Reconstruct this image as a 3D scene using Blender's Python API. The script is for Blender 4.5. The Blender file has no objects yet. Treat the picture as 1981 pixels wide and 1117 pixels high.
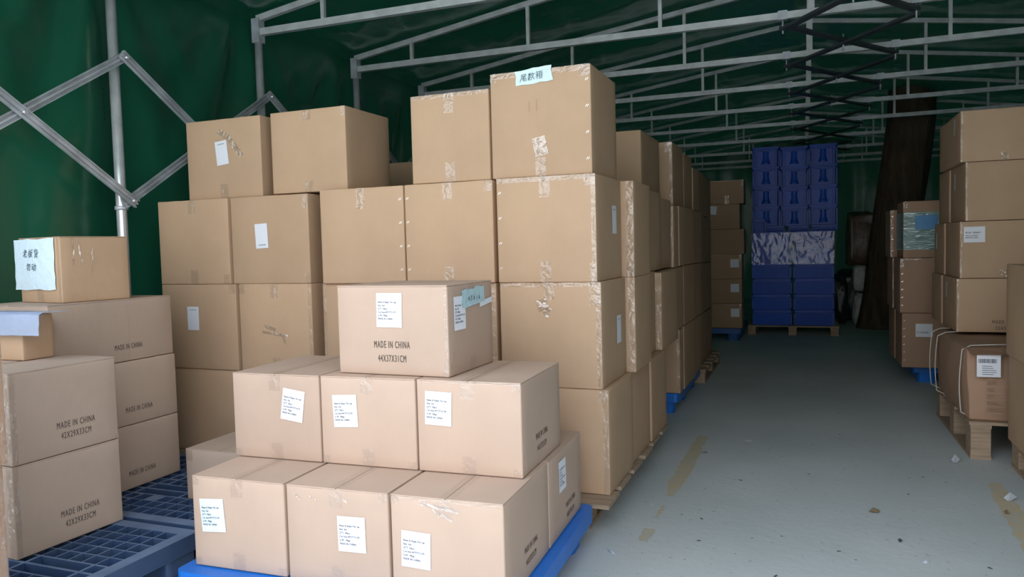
import bpy, bmesh, math, random
from mathutils import Vector, Matrix, noise
C = bpy.context.scene
COL = C.collection
# ------------------------------------------------------------------ camera
PITCH, ROLL, YAW = math.radians(-3.1039), math.radians(-1.4578), math.radians(21.1321)
F_ = Vector((-math.sin(YAW)*math.cos(PITCH), math.cos(YAW)*math.cos(PITCH), math.sin(PITCH)))
R_ = Vector((math.cos(YAW), math.sin(YAW), 0)); U_ = R_.cross(F_)
R2 = R_*math.cos(ROLL) + U_*math.sin(ROLL); U2 = -R_*math.sin(ROLL) + U_*math.cos(ROLL)
cd = bpy.data.cameras.new('camera'); cam = bpy.data.objects.new('camera', cd); COL.objects.link(cam)
cd.sensor_width = 36; cd.sensor_fit = 'HORIZONTAL'; cd.lens = 1464.489/1981*36; cd.clip_start = .05
M = Matrix((R2, U2, -F_)).transposed().to_4x4(); M.translation = Vector((0, 0, 1.2)); cam.matrix_world = M
C.camera = cam
# ------------------------------------------------------------------ light: open sky and a sun-lit yard in front of the tent mouth
W = bpy.data.worlds.new('sky'); C.world = W; W.use_nodes = True
bg = W.node_tree.nodes['Background']; bg.inputs[1].default_value = 1.0
_n = W.node_tree.nodes; _l = W.node_tree.links
_tc = _n.new('ShaderNodeTexCoord'); _sx = _n.new('ShaderNodeSeparateXYZ'); _l.new(_tc.outputs['Generated'], _sx.inputs[0])
_cr = _n.new('ShaderNodeValToRGB'); _l.new(_sx.outputs[2], _cr.inputs[0]); _cr.color_ramp.interpolation = 'EASE'   # bright hazy horizon, deeper blue overhead
_cr.color_ramp.elements[0].position = 0; _cr.color_ramp.elements[0].color = (1.6, 1.55, 1.5, 1)
_cr.color_ramp.elements[1].position = .75; _cr.color_ramp.elements[1].color = (2.3, 2.55, 3.0, 1)
_l.new(_cr.outputs[0], bg.inputs[0])
sl = bpy.data.lights.new('sun', 'SUN'); sl.energy = 2.6; sl.color = (1, .93, .82); sl.angle = .01
sun = bpy.data.objects.new('sun', sl); COL.objects.link(sun)
sun.rotation_euler = Vector((.25, -.75, -1.25)).to_track_quat('-Z', 'Y').to_euler()
C.view_settings.view_transform = 'Standard'; C.view_settings.look = 'None'; C.view_settings.gamma = 1
C.view_settings.use_curve_mapping = False; C.view_settings.exposure = 0.66
C.cycles.use_denoising = True; C.cycles.max_bounces = 8; C.cycles.diffuse_bounces = 6; C.cycles.transparent_max_bounces = 12
C.cycles.caustics_reflective = False; C.cycles.caustics_refractive = False

# ------------------------------------------------------------------ materials
def mat(name, col, rough=.6, metal=0., spec=.5, noise_amt=0., noise_scale=6., bump=0., bump_scale=20., obj_var=0., dark=None, stretch=(1,1,1), coat=0., trans=0.):
    m = bpy.data.materials.new(name); m.use_nodes = True; nt = m.node_tree; N = nt.nodes; L = nt.links
    b = N['Principled BSDF']; b.inputs['Roughness'].default_value = rough; b.inputs['Metallic'].default_value = metal
    b.inputs['Specular IOR Level'].default_value = spec; b.inputs['Coat Weight'].default_value = coat; b.inputs['Coat Roughness'].default_value = .15
    b.inputs['Base Color'].default_value = (*col, 1)
    tc = N.new('ShaderNodeTexCoord'); mp = N.new('ShaderNodeMapping'); mp.inputs['Scale'].default_value = stretch
    L.new(tc.outputs['Object'], mp.inputs['Vector'])
    cur = None
    if noise_amt or obj_var:
        nz = N.new('ShaderNodeTexNoise'); nz.inputs['Scale'].default_value = noise_scale; nz.inputs['Detail'].default_value = 6
        L.new(mp.outputs[0], nz.inputs['Vector'])
        mx = N.new('ShaderNodeMix'); mx.data_type = 'RGBA'; mx.inputs['A'].default_value = (*col, 1)
        dk = dark or tuple(c*(1-noise_amt) for c in col); mx.inputs['B'].default_value = (*dk, 1)
        mr = N.new('ShaderNodeMapRange'); mr.inputs['From Min'].default_value = .35; mr.inputs['From Max'].default_value = .68
        L.new(nz.outputs['Fac'], mr.inputs['Value']); L.new(mr.outputs[0], mx.inputs['Factor']); cur = mx.outputs['Result']
        if obj_var:
            oi = N.new('ShaderNodeObjectInfo'); mr2 = N.new('ShaderNodeMapRange'); mr2.inputs['To Min'].default_value = 1-obj_var; mr2.inputs['To Max'].default_value = 1+obj_var
            L.new(oi.outputs['Random'], mr2.inputs['Value'])
            mv = N.new('ShaderNodeHueSaturation'); L.new(mr2.outputs[0], mv.inputs['Value']); L.new(cur, mv.inputs['Color']); cur = mv.outputs[0]
        L.new(cur, b.inputs['Base Color'])
    if bump:
        nb = N.new('ShaderNodeTexNoise'); nb.inputs['Scale'].default_value = bump_scale; nb.inputs['Detail'].default_value = 4
        L.new(mp.outputs[0], nb.inputs['Vector'])
        bp = N.new('ShaderNodeBump'); bp.inputs['Strength'].default_value = bump; bp.inputs['Distance'].default_value = .02
        L.new(nb.outputs['Fac'], bp.inputs['Height']); L.new(bp.outputs[0], b.inputs['Normal'])
    return m
def kraft(name, col):
    m = mat(name, col, .72, spec=.35, noise_amt=.10, noise_scale=3.5, obj_var=.05)
    nt = m.node_tree; N = nt.nodes; L = nt.links; b = N['Principled BSDF']
    tc = N.new('ShaderNodeTexCoord'); sx = N.new('ShaderNodeSeparateXYZ'); L.new(tc.outputs['Object'], sx.inputs[0])
    ad = N.new('ShaderNodeMath'); ad.operation = 'ADD'; L.new(sx.outputs[0], ad.inputs[0]); L.new(sx.outputs[1], ad.inputs[1])
    mu = N.new('ShaderNodeMath'); mu.operation = 'MULTIPLY'; mu.inputs[1].default_value = 2*math.pi/.009; L.new(ad.outputs[0], mu.inputs[0])
    si = N.new('ShaderNodeMath'); si.operation = 'SINE'; L.new(mu.outputs[0], si.inputs[0])
    nz = N.new('ShaderNodeTexNoise'); nz.inputs['Scale'].default_value = 5; L.new(tc.outputs['Object'], nz.inputs['Vector'])
    m1 = N.new('ShaderNodeMath'); m1.operation = 'MULTIPLY'; m1.inputs[1].default_value = .06; L.new(si.outputs[0], m1.inputs[0])
    m2 = N.new('ShaderNodeMath'); m2.operation = 'MULTIPLY_ADD'; m2.inputs[1].default_value = 2.2; L.new(nz.outputs['Fac'], m2.inputs[0]); L.new(m1.outputs[0], m2.inputs[2])
    bp = N.new('ShaderNodeBump'); bp.inputs['Strength'].default_value = .25; bp.inputs['Distance'].default_value = .004
    L.new(m2.outputs[0], bp.inputs['Height']); L.new(bp.outputs[0], b.inputs['Normal'])
    return m
K = {'pink': kraft('kraft_pale', (.52, .38, .288)), 'tan': kraft('kraft_tan', (.52, .352, .222)),
     'grey': kraft('kraft_greyed', (.50, .385, .30)), 'old': kraft('kraft_reused', (.42, .265, .175)), 'deep': kraft('kraft_brown', (.44, .29, .18))}
def film(name, tint, fac, rough=.12, bump=1.0, scale=28, stretch=(1,1,1), body=.12):
    m = bpy.data.materials.new(name); m.use_nodes = True; nt = m.node_tree; N = nt.nodes; L = nt.links; N.remove(N['Principled BSDF'])
    out = N['Material Output']; tr = N.new('ShaderNodeBsdfTransparent'); gl = N.new('ShaderNodeBsdfGlossy'); df = N.new('ShaderNodeBsdfDiffuse')
    gl.inputs['Roughness'].default_value = rough; gl.inputs['Color'].default_value = (.95, .95, .95, 1); df.inputs['Color'].default_value = (*tint, 1)
    tc = N.new('ShaderNodeTexCoord'); mp = N.new('ShaderNodeMapping'); mp.inputs['Scale'].default_value = stretch; L.new(tc.outputs['Object'], mp.inputs[0])
    nz = N.new('ShaderNodeTexNoise'); nz.inputs['Scale'].default_value = scale; nz.inputs['Detail'].default_value = 3; nz.inputs['Distortion'].default_value = 1.2
    L.new(mp.outputs[0], nz.inputs['Vector'])
    bp = N.new('ShaderNodeBump'); bp.inputs['Strength'].default_value = bump; bp.inputs['Distance'].default_value = .012; L.new(nz.outputs['Fac'], bp.inputs['Height'])
    L.new(bp.outputs[0], gl.inputs['Normal'])
    a = N.new('ShaderNodeMixShader'); a.inputs[0].default_value = body; L.new(tr.outputs[0], a.inputs[1]); L.new(df.outputs[0], a.inputs[2])
    c = N.new('ShaderNodeMixShader'); c.inputs[0].default_value = fac; L.new(a.outputs[0], c.inputs[1]); L.new(gl.outputs[0], c.inputs[2])
    L.new(c.outputs[0], out.inputs['Surface']); return m
TAPE = film('clear_packing_tape', (.58, .44, .30), .10, body=.08, bump=.9)
FILM = film('stretch_film', (.7, .7, .72), .035, rough=.14, scale=5, bump=1.0, body=.03, stretch=(1, 1, .7))
TAPE2 = film('pale_carton_tape', (.58, .44, .33), .07, body=.06, bump=.6)
GLINT = film('curled_tape', (.7, .6, .5), .20, rough=.1, body=.06)
GREENTAPE = film('green_tinted_tape', (.20, .42, .40), .30, rough=.2, body=.75, scale=30, stretch=(.3, .3, 3))
PAPER = mat('white_paper', (.76, .79, .84), .6)
PAPERB = mat('bluish_paper', (.70, .84, .92), .6, bump=.3, bump_scale=25)
BLUETAPE = mat('pale_blue_tape', (.42, .62, .68), .35, bump=.3, bump_scale=40)
INK = mat('printing_ink', (.10, .075, .06), .8)
INKP = mat('label_ink', (.05, .05, .07), .8)
INKH = mat('pen_ink', (.06, .10, .12), .7)
STAPLE = mat('staple_wire', (.75, .75, .72), .25, metal=.8)
STEEL = mat('galvanised_steel', (.66, .70, .74), .40, metal=.25, noise_amt=.35, noise_scale=9, bump=.15, bump_scale=30)
STEELP = mat('polished_tube', (.82, .84, .86), .22, metal=.45, noise_amt=.2, noise_scale=14)
PAINT = mat('grey_painted_steel', (.70, .72, .71), .42, metal=.15, noise_amt=.25, noise_scale=12)
DARKST = mat('dark_brace_steel', (.10, .12, .13), .5, metal=.4, noise_amt=.3, noise_scale=12)
BLUEP = mat('bright_blue_plastic', (.010, .165, .62), .38, noise_amt=.12, noise_scale=4, bump=.1, bump_scale=60)
NAVYD = mat('pale_navy_plastic', (.15, .215, .33), .6, noise_amt=.3, noise_scale=9, dark=(.10, .15, .25))  # paler navy, used on the upward faces of the mesh pallet deck
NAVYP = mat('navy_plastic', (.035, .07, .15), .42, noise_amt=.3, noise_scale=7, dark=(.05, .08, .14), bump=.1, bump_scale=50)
CRATE = mat('crate_blue', (.006, .088, .55), .36, spec=.28, noise_amt=.1, noise_scale=3, bump=.08, bump_scale=20, obj_var=.12)
WOOD = mat('pallet_wood', (.42, .31, .21), .75, noise_amt=.35, noise_scale=5, stretch=(1, 12, 12), bump=.25, bump_scale=12)
BARK = mat('tree_bark', (.13, .085, .055), .9, noise_amt=.55, noise_scale=4, stretch=(4, 4, .7), bump=.9, bump_scale=9)
CLOTH = mat('white_plastic_sheet', (.62, .72, .90), .4, noise_amt=.05, bump=.5, bump_scale=14)
WHITEBAG = mat('white_woven_bag', (.62, .64, .63), .45, noise_amt=.2, noise_scale=8, bump=.6, bump_scale=9)
BLACKBAG = mat('black_bag', (.025, .03, .032), .35, bump=.6, bump_scale=9)
BALE = mat('brown_bale', (.20, .13, .085), .35, noise_amt=.3, noise_scale=5, bump=.7, bump_scale=6)
STRAP = mat('white_strap', (.62, .60, .55), .5)
YTAPE = mat('yellow_floor_paint', (.56, .46, .27), .7, noise_amt=.4, noise_scale=14, dark=(.50, .48, .40))
LEAFM = mat('dry_leaf', (.36, .27, .15), .8)

def tarp_mat():
    m = mat('green_tarpaulin', (.010, .105, .058), .27, spec=.5, noise_amt=.25, noise_scale=.9, bump=.8, bump_scale=2.6)
    nt = m.node_tree; N = nt.nodes; L = nt.links; b = N['Principled BSDF']
    tl = N.new('ShaderNodeBsdfTranslucent'); tl.inputs['Color'].default_value = (.014, .09, .05, 1)
    mx = N.new('ShaderNodeMixShader'); mx.inputs[0].default_value = .018
    L.new(b.outputs[0], mx.inputs[1]); L.new(tl.outputs[0], mx.inputs[2]); L.new(mx.outputs[0], N['Material Output'].inputs['Surface'])
    return m
TARP = tarp_mat()
def floor_mat():
    m = mat('worn_concrete', (.5, .53, .52), .62, spec=.4)
    nt = m.node_tree; N = nt.nodes; L = nt.links; b = N['Principled BSDF']
    tc = N.new('ShaderNodeTexCoord')
    def nz(s, d=6, st=None):
        n = N.new('ShaderNodeTexNoise'); n.inputs['Scale'].default_value = s; n.inputs['Detail'].default_value = d
        L.new(tc.outputs['Object'], n.inputs['Vector']); return n
    r = N.new('ShaderNodeValToRGB'); L.new(nz(.9).outputs['Fac'], r.inputs[0])
    r.color_ramp.elements[0].position = .3; r.color_ramp.elements[0].color = (.46, .51, .50, 1); r.color_ramp.elements[1].position = .7; r.color_ramp.elements[1].color = (.60, .63, .62, 1)
    r2 = N.new('ShaderNodeValToRGB'); L.new(nz(38, 3).outputs['Fac'], r2.inputs[0])
    r2.color_ramp.elements[0].position = .26; r2.color_ramp.elements[0].color = (.45, .45, .42, 1); r2.color_ramp.elements[1].position = .33; r2.color_ramp.elements[1].color = (1, 1, 1, 1)
    mx = N.new('ShaderNodeMix'); mx.data_type = 'RGBA'; mx.blend_type = 'MULTIPLY'; mx.inputs['Factor'].default_value = 1
    L.new(r.outputs[0], mx.inputs['A']); L.new(r2.outputs[0], mx.inputs['B']); L.new(mx.outputs['Result'], b.inputs['Base Color'])
    bp = N.new('ShaderNodeBump'); bp.inputs['Strength'].default_value = .15; bp.inputs['Distance'].default_value = .01
    L.new(nz(25).outputs['Fac'], bp.inputs['Height']); L.new(bp.outputs[0], b.inputs['Normal'])
    return m
FLOOR = floor_mat()

# ------------------------------------------------------------------ helpers
def link(name, me, m=None, parent=None):
    o = bpy.data.objects.new(name, me); COL.objects.link(o)
    if m is not None and me is not None and not me.materials: me.materials.append(m)
    if parent is not None: o.parent = parent
    return o
def obj(name, bm, m, parent=None, smooth=False):
    me = bpy.data.meshes.new(name)
    if smooth:
        for f in bm.faces: f.smooth = True
    bm.normal_update(); bm.to_mesh(me); bm.free()
    return link(name, me, m, parent)
def tag(o, label, cat, group=None, kind=None):
    if label: o['label'] = label
    if cat: o['category'] = cat
    if group: o['group'] = group
    if kind: o['kind'] = kind
    return o
def empty(name, loc, rz, label, cat, group=None):
    o = bpy.data.objects.new(name, None); COL.objects.link(o); o.location = loc; o.rotation_euler = (0, 0, rz); o.empty_display_size = .1
    return tag(o, label, cat, group)
def box(bm, x0, x1, y0, y1, z0, z1, mtx=None):
    vs = [bm.verts.new((x, y, z)) for z in (z0, z1) for y in (y0, y1) for x in (x0, x1)]
    if mtx is not None:
        for v in vs: v.co = mtx @ v.co
    for q in ((0, 2, 3, 1), (4, 5, 7, 6), (0, 1, 5, 4), (2, 6, 7, 3), (0, 4, 6, 2), (1, 3, 7, 5)): bm.faces.new([vs[i] for i in q])
    return vs
def bevel(bm, r, seg=2, ang=40):
    es = [e for e in bm.edges if len(e.link_faces) == 2 and e.calc_face_angle() > math.radians(ang)]
    bmesh.ops.bevel(bm, geom=es, offset=r, segments=seg, affect='EDGES', profile=.6)
def bar(bm, a, b, w, h=None, up=Vector((0, 0, 1))):
    """square bar from a to b; w across, h along 'up'"""
    a = Vector(a); b = Vector(b); h = h or w; d = b-a; l = d.length; d.normalize()
    s = d.cross(up); 
    if s.length < 1e-4: s = d.cross(Vector((0, 1, 0)))
    s.normalize(); t = s.cross(d)
    m = Matrix((s, d, t)).transposed().to_4x4(); m.translation = a
    return box(bm, -w/2, w/2, 0, l, -h/2, h/2, m)
def tube(bm, pts, r, seg=12, cap=True):
    rings = []
    for i, p in enumerate(pts):
        p = Vector(p); a = Vector(pts[max(i-1, 0)]); b = Vector(pts[min(i+1, len(pts)-1)]); d = (b-a).normalized()
        s = d.cross(Vector((0, 0, 1)));
        if s.length < 1e-3: s = Vector((1, 0, 0))
        s.normalize(); t = s.cross(d); rr = r[i] if isinstance(r, (list, tuple)) else r
        rings.append([bm.verts.new(p + (s*math.cos(k*2*math.pi/seg)+t*math.sin(k*2*math.pi/seg))*rr) for k in range(seg)])
    for u, v in zip(rings, rings[1:]):
        for k in range(seg): bm.faces.new((u[k], u[(k+1) % seg], v[(k+1) % seg], v[k])).smooth = True
    if cap: bm.faces.new(rings[0][::-1]); bm.faces.new(rings[-1])
def plate(bm, outer, holes, z0, z1):
    """flat plate with holes, extruded to a solid"""
    def loop(pts):
        vs = [bm.verts.new((x, y, z1)) for x, y in pts]; return [bm.edges.new((vs[i], vs[(i+1) % len(vs)])) for i in range(len(vs))]
    es = loop(outer)
    for h in holes: es += loop(h)
    r = bmesh.ops.triangle_fill(bm, use_beauty=True, use_dissolve=False, edges=es, normal=(0, 0, 1))
    fs = [g for g in r['geom'] if isinstance(g, bmesh.types.BMFace)]
    for f in fs:
        f.normal_update()
        if f.normal.z < 0: f.normal_flip()
    ex = bmesh.ops.extrude_face_region(bm, geom=fs)
    vs = [g for g in ex['geom'] if isinstance(g, bmesh.types.BMVert)]
    for v in vs: v.co.z = z0
    bmesh.ops.recalc_face_normals(bm, faces=bm.faces)
def rrect(x0, x1, y0, y1, r, n=4):
    r = min(r, (x1-x0)/2-1e-4, (y1-y0)/2-1e-4); out = []
    for cx, cy, a in ((x1-r, y1-r, 0), (x0+r, y1-r, 90), (x0+r, y0+r, 180), (x1-r, y0+r, 270)):
        for k in range(n+1): t = math.radians(a+90*k/n); out.append((cx+r*math.cos(t), cy+r*math.sin(t)))
    return out
def circ(cx, cy, r, n=16): return [(cx+r*math.cos(2*math.pi*k/n), cy+r*math.sin(2*math.pi*k/n)) for k in range(n)]

# ------------------------------------------------------------------ setting: floor, tarpaulin walls and roof
bm = bmesh.new(); box(bm, -40, 40, -60, 30, -.1, 0); tag(obj('floor', bm, FLOOR), None, None, kind='structure')
XL, XR, YF, YB = -3.50, 3.62, .90, 16.7
TY = [.72, 1.895, 3.07, 4.245, 5.44, 6.61, 7.85, 9.1, 10.4, 11.9, 13.4, 14.8, 15.9]
EAVE = [(-3.43, 2.786), (-2.905, 2.865), (-1.92, 3.02), (-.935, 3.156), (.05, 3.28), (1.035, 3.156), (2.02, 3.02), (3.005, 2.865), (3.53, 2.786)]
def roofz(x):
    if x <= EAVE[0][0]: return EAVE[0][1]
    for (a, za), (b, zb) in zip(EAVE, EAVE[1:]):
        if x <= b: return za+(zb-za)*(x-a)/(b-a)
    return EAVE[-1][1]
def near_truss(y): return min(abs(y-t) for t in TY)
def fold(y, z, s):
    """drape of a tarpaulin wall: fans of folds that hang from each post head"""
    v = 0
    for t in TY:
        dy = y-t; dz = 2.8-z
        if abs(dy) < .75:
            ang = dy/(dz+.35); w_ = math.sin(ang*13+t*3); v += .045*(abs(w_)**.6*math.copysign(1, w_))*math.exp(-abs(ang)*1.4)*min(1, dz/.25)*math.exp(-dz*.35)
    v += .05*noise.noise(Vector((y*.9+s, z*.55, s)))+.018*noise.noise(Vector((y*3.1, z*1.3+s, 2.)))
    return v
def sheet_wall(name, x, sign, s):
    bm = bmesh.new(); ny, nz = 300, 46; g = []
    for i in range(ny+1):
        y = YF+(YB-YF)*i/ny; row = []
        for j in range(nz+1):
            z = 2.80*j/nz; row.append(bm.verts.new((x+fold(y, z, s)*min(1, (2.80-z)/.3), y, z)))
        g.append(row)
    for i in range(ny):
        for j in range(nz): bm.faces.new((g[i][j], g[i+1][j], g[i+1][j+1], g[i][j+1]))
    return tag(obj(name, bm, TARP, smooth=True), None, None, kind='structure')
sheet_wall('wall_left', XL-.05, 1, 3.3); sheet_wall('wall_right', XR+.05, 1, 9.1)
bm = bmesh.new(); g = []
nx, ny = 150, 360
for i in range(ny+1):
    y = YF+(YB+.16-YF)*i/ny; row = []; nt_ = near_truss(y)
    for j in range(nx+1):
        x = XL-.05+(XR-XL+.1)*j/nx
        z = roofz(x)+.032
        sag = min(nt_/.55, 1); z += -.05*sag*sag*(1 if nt_ > 0 else 0) + .045*noise.noise(Vector((x*2.2, y*1.9, 0)))*sag
        z += .022*noise.noise(Vector((x*7, y*2.6, 5)))*sag
        ed = min(1, (j if j < nx-j else nx-j)/6); z = 2.80*(1-ed)+z*ed if ed < 1 else z
        we = min(abs(x-w[0]) for w in EAVE); z += .035*math.exp(-we*7)*math.exp(-nt_*9)-.02*math.sin(x*26)*math.exp(-abs(abs(x-.05)-3.2)*2)*sag
        row.append(bm.verts.new((x, y, z if ed >= 1 or 0 < j < nx else 2.80)))
    g.append(row)
for i in range(ny):
    for j in range(nx): bm.faces.new((g[i][j], g[i+1][j], g[i+1][j+1], g[i][j+1]))
tag(obj('ceiling', bm, TARP, smooth=True), None, None, kind='structure')
bm = bmesh.new(); g = []
for i in range(101):
    x = XL-.05+(XR-XL+.1)*i/100; row = []
    for j in range(41):
        z = (roofz(x)+.05)*j/40; row.append(bm.verts.new((x, YB+.07*noise.noise(Vector((x*1.3, z*.5, 8)))+.03*noise.noise(Vector((x*4, z*1.1, 1))), z)))
    g.append(row)
for i in range(100):
    for j in range(40): bm.faces.new((g[i][j], g[i][j+1], g[i+1][j+1], g[i+1][j]))
tag(obj('wall_back', bm, TARP, smooth=True), None, None, kind='structure')

bm = bmesh.new(); g = []
for i in range(41):
    x = 1.3+(XR+.05-1.3)*i/40; row = []
    for j in range(31):
        z = (roofz(x)+.0)*j/30; row.append(bm.verts.new((x, YF-.02+.05*math.sin(x*9)*(1-j/40)+.03*noise.noise(Vector((x*2, z, 4))), z)))
    g.append(row)
for i in range(40):
    for j in range(30): bm.faces.new((g[i][j], g[i+1][j], g[i+1][j+1], g[i][j+1]))
tag(obj('front_light_blocker', bm, TARP, smooth=True), None, None, kind='structure')  # unseen panel added across the right of the mouth to block light

# ------------------------------------------------------------------ steel frame
ordn = ['first', 'second', 'third', 'fourth', 'fifth', 'sixth', 'seventh', 'eighth', 'ninth', 'tenth', 'eleventh', 'twelfth', 'thirteenth']
for k, y in enumerate(TY[1:], 1):
    if k == 1: lab = 'grey steel roof truss nearest the open front, arching overhead'
    elif k == 2: lab = 'grey steel roof truss carried by the thick near left tube post'
    elif k == 3: lab = 'grey steel roof truss whose lower bar starts at the second tube post from the left'
    elif k == 4: lab = 'grey steel roof truss whose lower bar starts at the third tube post from the left'
    else: lab = f'grey steel roof truss, {ordn[k-4]} one going deeper from the truss above the tallest front carton' if k < 12 else 'grey steel roof truss farthest back, next to the rear tarpaulin'
    T = empty('roof_truss', (0, y, 0), 0, lab, 'roof truss', 'roof trusses across the tent')
    b = bmesh.new(); bar(b, (-3.40, 0, 2.69), (3.50, 0, 2.69), .04, .045); bevel(b, .004, 1); obj('lower_bar', b, PAINT, T)
    for side in (0, 1):
        b = bmesh.new(); P = EAVE[:5] if side == 0 else EAVE[4:]
        for (xa, za), (xb, zb) in zip(P, P[1:]): bar(b, (xa, 0, za-.005), (xb, 0, zb-.005), .035, .04)
        obj('rafter', b, PAINT, T)
    for x, z in EAVE[1:-1]:
        w = .042 if abs(x-.05) < .01 else .026
        b = bmesh.new(); bar(b, (x, 0, 2.713), (x, 0, z-.025), w); obj('upright', b, PAINT, T)
    for x in (-.125, .665):
        b = bmesh.new(); box(b, x-.03, x+.03, -.028, .028, 2.662, 2.72); bevel(b, .004, 1)
        c = obj('clamp', b, STEEL, T)
        b = bmesh.new(); tube(b, [(x, 0, 2.575), (x, 0, 2.662)], .006, 6); obj('bolt', b, STEEL, c)
def steelpost(x, y, lab, s):
    T = empty('tent_post', (x, y, 0), 0, lab, 'post', 'tube posts along the tent walls')
    b = bmesh.new(); tube(b, [(0, 0, .012), (0, 0, 2.62)], .027, 20); obj('tube', b, STEELP, T)
    b = bmesh.new(); box(b, -.03, .03, -.03, .03, 2.62, 2.78); bevel(b, .004, 1); obj('head_sleeve', b, STEEL, T)
    b = bmesh.new(); tube(b, [(0, 0, 1.455), (0, 0, 1.475)], .034, 20); obj('collar', b, STEEL, T)
    b = bmesh.new(); box(b, -.07, .07, -.07, .07, 0, .012); obj('foot_plate', b, STEEL, T)
for k, y in enumerate(TY[1:], 1):
    lab = {1: 'round steel post at the left wall by the open front', 2: 'thick shiny steel tube post at far left, behind the crossed braces', 3: 'steel tube post rising just behind the two boxes at the pile\'s upper left',
           4: 'steel tube post rising between the upper left boxes and the tallest boxes'}.get(k, 'steel tube post of the left wall deeper in, behind the boxes')
    steelpost(-3.43, y, lab, -1)
    steelpost(3.53, y, 'steel tube post along the dark right wall', 1)
def brace(a, b_, w, h, m, up, parent):
    bm = bmesh.new(); d = (Vector(b_)-Vector(a)).normalized()*.025
    a = Vector(a)-d; b_ = Vector(b_)+d
    s = (b_-a).normalized().cross(up).normalized()
    # channel section: web and two lips
    bar(bm, a, b_, w*.35, h, up)
    for q in (-1, 1): bar(bm, a+up*(q*(h/2-.002)), b_+up*(q*(h/2-.002)), w, .004, up)
    obj('brace_bar', bm, m, parent)
for (ya, yb) in zip(TY, TY[1:]):
    i = TY.index(ya)
    if i <= 4:
        lab = ['scissor brace of two crossed steel bars at the left wall, nearest the open front', 'scissor brace of two steel bars crossing at the far left edge, before the thick post',
               'scissor brace of two crossed bars on the left wall between thick post and next post', 'scissor brace peeking over the box with a white code sticker', 'scissor brace glimpsed on the left wall between upper boxes'][i]
        T = empty('scissor_brace', (0, 0, 0), 0, lab, 'brace', 'scissor braces on the left wall')
        up = Vector((0, 0, 1))
        for (z0, z1, x) in ((2.255, 1.50, -3.345), (1.50, 2.255, -3.375)):
            a = Vector((x, ya, z0)); b_ = Vector((x, yb, z1)); d = (b_-a).normalized(); n = Vector((1, 0, 0)); u = n.cross(d)
            bmm = bmesh.new()
            a2 = a-d*.03; b2 = b_+d*.03
            def off(o1, o2, ww, hh):
                mm = Matrix((n, d, u)).transposed().to_4x4(); mm.translation = a2
                box(bmm, o1-ww/2, o1+ww/2, 0, (b2-a2).length, o2-hh/2, o2+hh/2, mm)
            off(-.006, 0, .004, .046); off(.002, .021, .016, .004); off(.002, -.021, .016, .004); off(.004, 0, .010, .010)
            obj('brace_bar', bmm, STEEL, T)
        for (yy, zz) in ((ya, 2.255), ((ya+yb)/2, 1.878), (ya, 1.50)):
            bmm = bmesh.new(); tube(bmm, [(-3.365, yy, zz), (-3.325, yy, zz)], .009, 8); obj('bolt', bmm, STEELP, T)
    if 1 <= i <= 9:
        lab = 'dark scissor brace under the roof, ' + ('nearest the open front' if i == 1 else 'between roof trusses '+ordn[i-1]+' and '+ordn[i]+' from the front')
        T = empty('ceiling_brace', (0, 0, 0), 0, lab, 'brace', 'dark scissor braces under the roof ridge')
        up = Vector((0, 0, 1))
        for k, (xa, xb) in enumerate(((-.125, .665), (.665, -.125))):
            bmm = bmesh.new(); bar(bmm, (xa, ya+.0, 2.628-.026*k), (xb, yb, 2.628-.026*k), .055, .018, up); bevel(bmm, .003, 1); obj('brace_bar', bmm, DARKST, T)
        bmm = bmesh.new(); tube(bmm, [(.27, (ya+yb)/2, 2.555), (.27, (ya+yb)/2, 2.67)], .006, 6); obj('bolt', bmm, STEEL, T)

# ------------------------------------------------------------------ text helpers
_tc = {}
def text_verts(s, size, sx=1., align='LEFT'):
    key = (s, size, sx, align)
    if key in _tc: return _tc[key]
    cu = bpy.data.curves.new('t', 'FONT'); cu.body = s; cu.size = size; cu.align_x = align; cu.space_line = 1.0; cu.space_character = 1.24 if size > .015 else 1.1; cu.resolution_u = 2
    o = bpy.data.objects.new('t', cu); me = bpy.data.meshes.new_from_object(o)
    vs = [(v.co.x*sx, v.co.y) for v in me.vertices]; fs = [tuple(p.vertices) for p in me.polygons]
    if True:
        k_ = .022 if size > .015 else .05
        n_ = len(vs); vs = vs+[(x+size*k_, y+(0 if size > .015 else size*.03)) for x, y in vs]; fs = fs+[tuple(i+n_ for i in f) for f in fs]   # heavier strokes
    bpy.data.objects.remove(o); bpy.data.curves.remove(cu); bpy.data.meshes.remove(me)
    _tc[key] = (vs, fs); return vs, fs
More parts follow.
